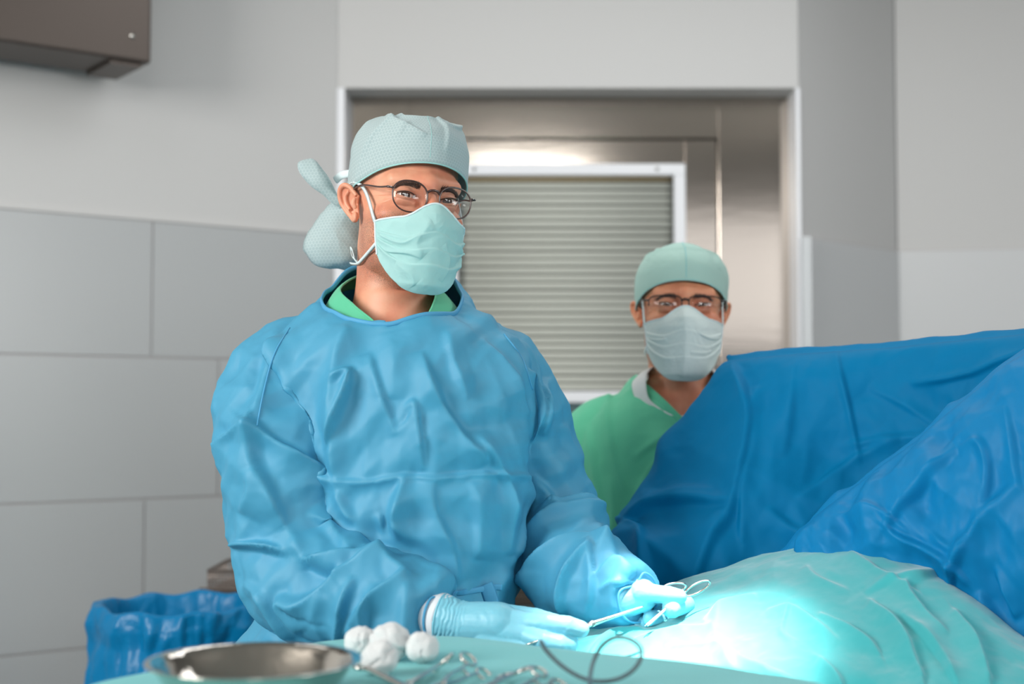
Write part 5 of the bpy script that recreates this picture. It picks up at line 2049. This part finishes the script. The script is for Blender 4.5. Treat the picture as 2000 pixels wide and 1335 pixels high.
F3 = [([(1380, 1225), (1430, 1190), (1480, 1172)], 18, .010, 's'),
      ([(1660, 1085), (1700, 1110), (1760, 1150), (1800, 1170)], 12, .006, 's'),
      ([(1830, 1130), (1770, 1150), (1800, 1200), (1850, 1250)], 14, .007, 's'),
      ([(1690, 1165), (1750, 1140), (1830, 1128)], 10, .006, 'z'),
      ([(1600, 1205), (1650, 1230), (1700, 1262), (1720, 1290)], 14, .010, 's', (.2, .3)),
      ([(1500, 1200), (1560, 1200), (1640, 1260)], 18, .007, 's'),
      ([(1700, 1180), (1760, 1240), (1800, 1335)], 18, .011, 's', (.2, .6)),
      ([(1760, 1210), (1830, 1280), (1860, 1335)], 16, .009, 'z', (.2, .6)),
      ([(1860, 1200), (1900, 1260), (1930, 1335)], 18, .010, 's', (.2, .6)),
      ([(1600, 1290), (1640, 1330), (1660, 1380)], 16, .009, 's', (.2, .6)),
      ([(1300, 1270), (1400, 1280), (1520, 1320), (1600, 1350)], 16, .008, 's'),
      ([(1130, 1250), (1160, 1225), (1210, 1218)], 12, .008, 's'), ([(1150, 1290), (1200, 1250), (1260, 1235)], 14, .009, 'z'),
      ([(1240, 1260), (1320, 1240), (1400, 1235)], 14, .006, 's'), ([(1420, 1180), (1400, 1260), (1440, 1320)], 18, .006, 'r'),
      ([(1545, 1190), (1530, 1240), (1560, 1260)], 8, .004, 's'), ([(1575, 1110), (1600, 1140), (1660, 1160)], 16, .005, 's')]
cover, _ = sheet('patient_drape', S3, TURQ, 'turquoise sheet over the patient, brightly lit white under the surgical light', 'drape', F3, 300, 380, flip=True, crease=(14, .08, .22, 12, .0028),
                 noise=((7, .0045, (1, 1, 1)), (22, .0018, (1, 1, 1)), (55, .0008, (1, 1, 1))))

# frame carrying the blue screen
fr_ = thing('screen_frame', P(1700, 1100, 2.33) * [1, 1, 0] + [0, 0, .93], 'steel bar frame that holds up the deep blue screen', 'frame')
M = Mesh()
pb = [P(1440, 724, 2.35), P(1560, 712, 2.29), P(1700, 703, 2.23), P(1850, 688, 2.15), P(2000, 674, 2.07), P(2200, 655, 1.96)]
M.tube(pb, .007, 12, n=50)
M.build('bar', STEEL, fr_)
for q in (pb[1], pb[5]):
    M = Mesh()
    M.tube([q, q + [0, .01, -.2], [q[0], q[1] + .03, .93]], .008, 12, n=20)
    M.build('post', STEEL, fr_)

# operating table under the cover
ot = thing('operating_table', (.62, 2.02, 0), 'operating table underneath the turquoise patient cover', 'table')
M = Mesh()
M.box((.70, 2.10, .87), (1.15, .34, .10))
M.build('tabletop', mat('table_pad', hx(40, 44, 48), .5), ot, mods=[('BEVEL', dict(width=.02, segments=4))])
M = Mesh()
M.box((.70, 2.10, .46), (.28, .22, .72))
M.build('column', STEEL, ot, smooth=False, mods=[('BEVEL', dict(width=.02, segments=3))])
M = Mesh()
M.box((.70, 2.10, .05), (.9, .42, .10))
M.build('base', STEEL, ot, smooth=False, mods=[('BEVEL', dict(width=.02, segments=3))])

# --- instrument table in the foreground
TZ = 1.151
edge_px = [(150, 1337), (300, 1306), (420, 1282), (520, 1264), (640, 1248), (760, 1240), (880, 1240), (990, 1250), (1080, 1262), (1240, 1279), (1400, 1296), (1500, 1312), (1640, 1338), (1700, 1400), (1640, 1520), (1300, 1640), (1000, 1680), (600, 1680), (200, 1620), (20, 1500), (30, 1400)]
edge = np.array([T(x, y, TZ) for x, y in edge_px])
E = catmull_closed(edge, 260)
cen = E.mean(0)
rows = []
for k in range(60):
    t = k / 59
    q = cen + (E - cen) * (t ** .8)
    q[:, 2] = TZ - .010 * max(0, (t - .94) / .06) ** 2
    rows.append(q)
outn = E - cen
outn[:, 2] = 0
outn /= np.linalg.norm(outn, axis=1)[:, None]
sarc = np.linspace(0, 2 * math.pi, len(E), endpoint=False)
for k in range(1, 46):
    t = k / 45
    wv = .020 * t * np.sin(sarc * 15 + 2 * np.sin(sarc * 4)) + .006 * min(1, t * 4)
    q = E + outn * (wv[:, None] + .016 * t)
    q[:, 2] = TZ - .010 - .42 * t
    rows.append(q)
v = np.vstack(rows)
f = grid_faces(len(rows), len(E), True)[:, ::-1].tolist()
tops = v[:, 2] > TZ - .011
rip = fold_field(*proj(v), [([(880, 1270), (960, 1262), (1100, 1275), (1240, 1300)], 14, .0016, 's'), ([(560, 1275), (700, 1262), (860, 1262)], 16, .0012, 'r'), ([(1250, 1290), (1350, 1300), (1450, 1312)], 10, .0018, 's'), ([(960, 1300), (1100, 1320), (1300, 1330)], 16, .001, 'r')])
v[:, 2] += tops * (rip + .0010 * perlin(v * 9))
v += (~tops)[:, None] * np.array([1, 1, 0]) * (crumple(v, 8, 2.0, (1, 1, .3)) * .010)[:, None]
tdrape = mk('table_drape', v, f, TABLE_CLOTH, None, mods=[('SOLIDIFY', dict(thickness=.001, offset=-1))])
tag(tdrape, 'flat turquoise cloth on the instrument table in the foreground', 'drape')
it = thing('instrument_table', cen * [1, 1, 0], 'wheeled instrument stand under the foreground turquoise cloth', 'table')
M = Mesh()
M.loft([np.array(cen + (E - cen) * .965) + [0, 0, dz_] for dz_ in (-.030, -.014)])
M.build('tray', STEEL, it, smooth=False)
M = Mesh()
c2 = cen * [1, 1, 0]
M.tube([c2 + [0, 0, .08], c2 + [0, 0, TZ - .03]], .022, 20)
M.build('post', STEEL, it)
M = Mesh()
for sx_ in (-1, 1):
    M.box(c2 + [sx_ * .2, 0, .07], (.04, .46, .03))
M.box(c2 + [0, 0, .07], (.44, .04, .03))
M.build('base', STEEL, it, smooth=False)
for sx_ in (-1, 1):
    for sy_ in (-1, 1):
        M = Mesh()
        cc = c2 + [sx_ * .2, sy_ * .2, .0305]
        M.tube([cc - [.01, 0, 0], cc + [.01, 0, 0]], .03, 18)
        M.build('caster', BLACK_RUBBER, it)

# steel bowl
bc = P(496, 1290, 1.30)
bz = TZ + .0025
H = bc[2] - bz
R_ = .0968
outer_p = [(.001, 0), (.050, 0), (.060, .003), (.074, H * .35), (.084, H * .70), (.0885, H - .003), (.0905, H - .0012), (R_, H), (R_ + .0006, H + .0012), (R_ - .0010, H + .0024), (.0900, H + .0008), (.0865, H - .003), (.0815, H * .70), (.071, H * .37), (.058, .0060), (.045, .0045), (.001, .0045)]
M = Mesh()
M.lathe(outer_p, (bc[0], bc[1], bz), 120)
bowl = M.build('bowl', BOWL_STEEL, None, mods=[('SUBSURF', dict(levels=1, render_levels=2))])
tag(bowl, 'round polished stainless steel bowl in the left foreground', 'bowl')

# gauze balls
GB_ = [('fluffy white gauze ball, leftmost and touching the others behind', 706, 1254, .0190), ('large white gauze ball at the back of the little pile', 762, 1252, .0220),
       ('white gauze ball lying nearest the steel bowl, frontmost', 742, 1284, .0190), ('single white gauze ball on the right, slightly apart', 825, 1264, .0178)]
for i, (lab, x, y, r) in enumerate(GB_):
    c = T(x, y, TZ + r * .97)
    M = Mesh()
    M.ell((0, 0, 0), (r, r * .95, r * .92), nu=150, nv=100)
    v, f, _ = M.arrays()
    n = v / np.linalg.norm(v, axis=1)[:, None]
    h = .09 * r * perlin(v * 75 + i * 7) * 2 + .10 * r * (np.abs(perlin(v * 110 + i * 3)) - .2) + .03 * r * perlin(v * 420 + i)
    h += -.10 * r * np.exp(-((v[:, 0] * math.cos(i * 1.1) + v[:, 2] * math.sin(i * 1.1)) / (.10 * r)) ** 2) * (perlin(v * 60 + i) > 0)
    v = v + n * h[:, None]
    v[:, 2] = np.maximum(v[:, 2], -r * .93)
    o_ = mk('gauze_ball', v + c, f, GAUZE)
    tag(o_, lab, 'gauze ball', 'gauze balls on the instrument table')

# clamps lying on the cloth
CL = [('steel artery clamp on the foreground cloth, its rings nearest the gauze balls', (858, 1302), (660, 1420), .0100),
      ('steel artery clamp on the foreground cloth, second from the gauze balls', (930, 1302), (740, 1400), .0108),
      ('steel artery clamp on the foreground cloth, its rings between two other clamps', (1004, 1313), (800, 1420), .0100),
      ('steel artery clamp on the foreground cloth, the one farthest right', (1072, 1324), (840, 1440), .0096)]
for i, (lab, a_, b_, rg) in enumerate(CL):
    z = TZ + .0085 + .0012 * (i % 2)
    o3 = T(*a_, z)
    e3 = T(*b_, z)
    ringed_instrument('artery_clamp', lab, 'surgical instrument', o3, (e3 - o3), (0.2, 1, .10 if i % 2 else -.05), 'clamps on the instrument table', ring=rg * .82, shank=.085, jaw=.040, spread=.0112, thick=.0021)

# small probe leaning by the bowl
t = thing('probe', T(712, 1308, TZ), 'bright steel rod with an eyelet lying just right of the bowl', 'surgical instrument')
M = Mesh()
a0, a1 = T(716, 1305, TZ + .010), T(800, 1345, TZ + .005)
dv = (a1 - a0) / np.linalg.norm(a1 - a0)
M.tube([a0, (a0 + a1) / 2, a1, a1 + dv * .05], [.0026, .0034, .0036, .0020], 14, n=24)
M.build('shaft', STEEL, t)
M = Mesh()
up_ = np.array([0, 0, 1.0])
M.tube([a0 - dv * .009 + (dv * math.cos(q) + np.cross(up_, dv) * math.sin(q)) * .0085 for q in np.linspace(0, 2 * math.pi, 32, endpoint=False)], .0022, 10, closed=True)
M.build('eyelet', STEEL, t)

# springy tube loop standing on the cloth
LP = [(1055, 1249, 1.40), (1068, 1271, 1.40), (1098, 1300, 1.395), (1132, 1321, 1.39), (1166, 1330, 1.385), (1204, 1326, 1.38), (1234, 1310, 1.38), (1251, 1286, 1.385), (1249, 1262, 1.39), (1228, 1247, 1.40),
      (1202, 1244, 1.41), (1178, 1258, 1.415), (1162, 1284, 1.40), (1154, 1312, 1.375), (1152, 1345, 1.33), (1150, 1400, 1.235)]
M = Mesh()
pts = [P(*p) for p in LP]
for p in pts:
    p[2] = max(p[2], TZ + .0035)
M.tube(pts, .0021, 14, n=160)
o_ = M.build('suction_tube', BLACK_RUBBER)
tag(o_, 'thin grey curled tube standing in a loop on the foreground cloth', 'tube')
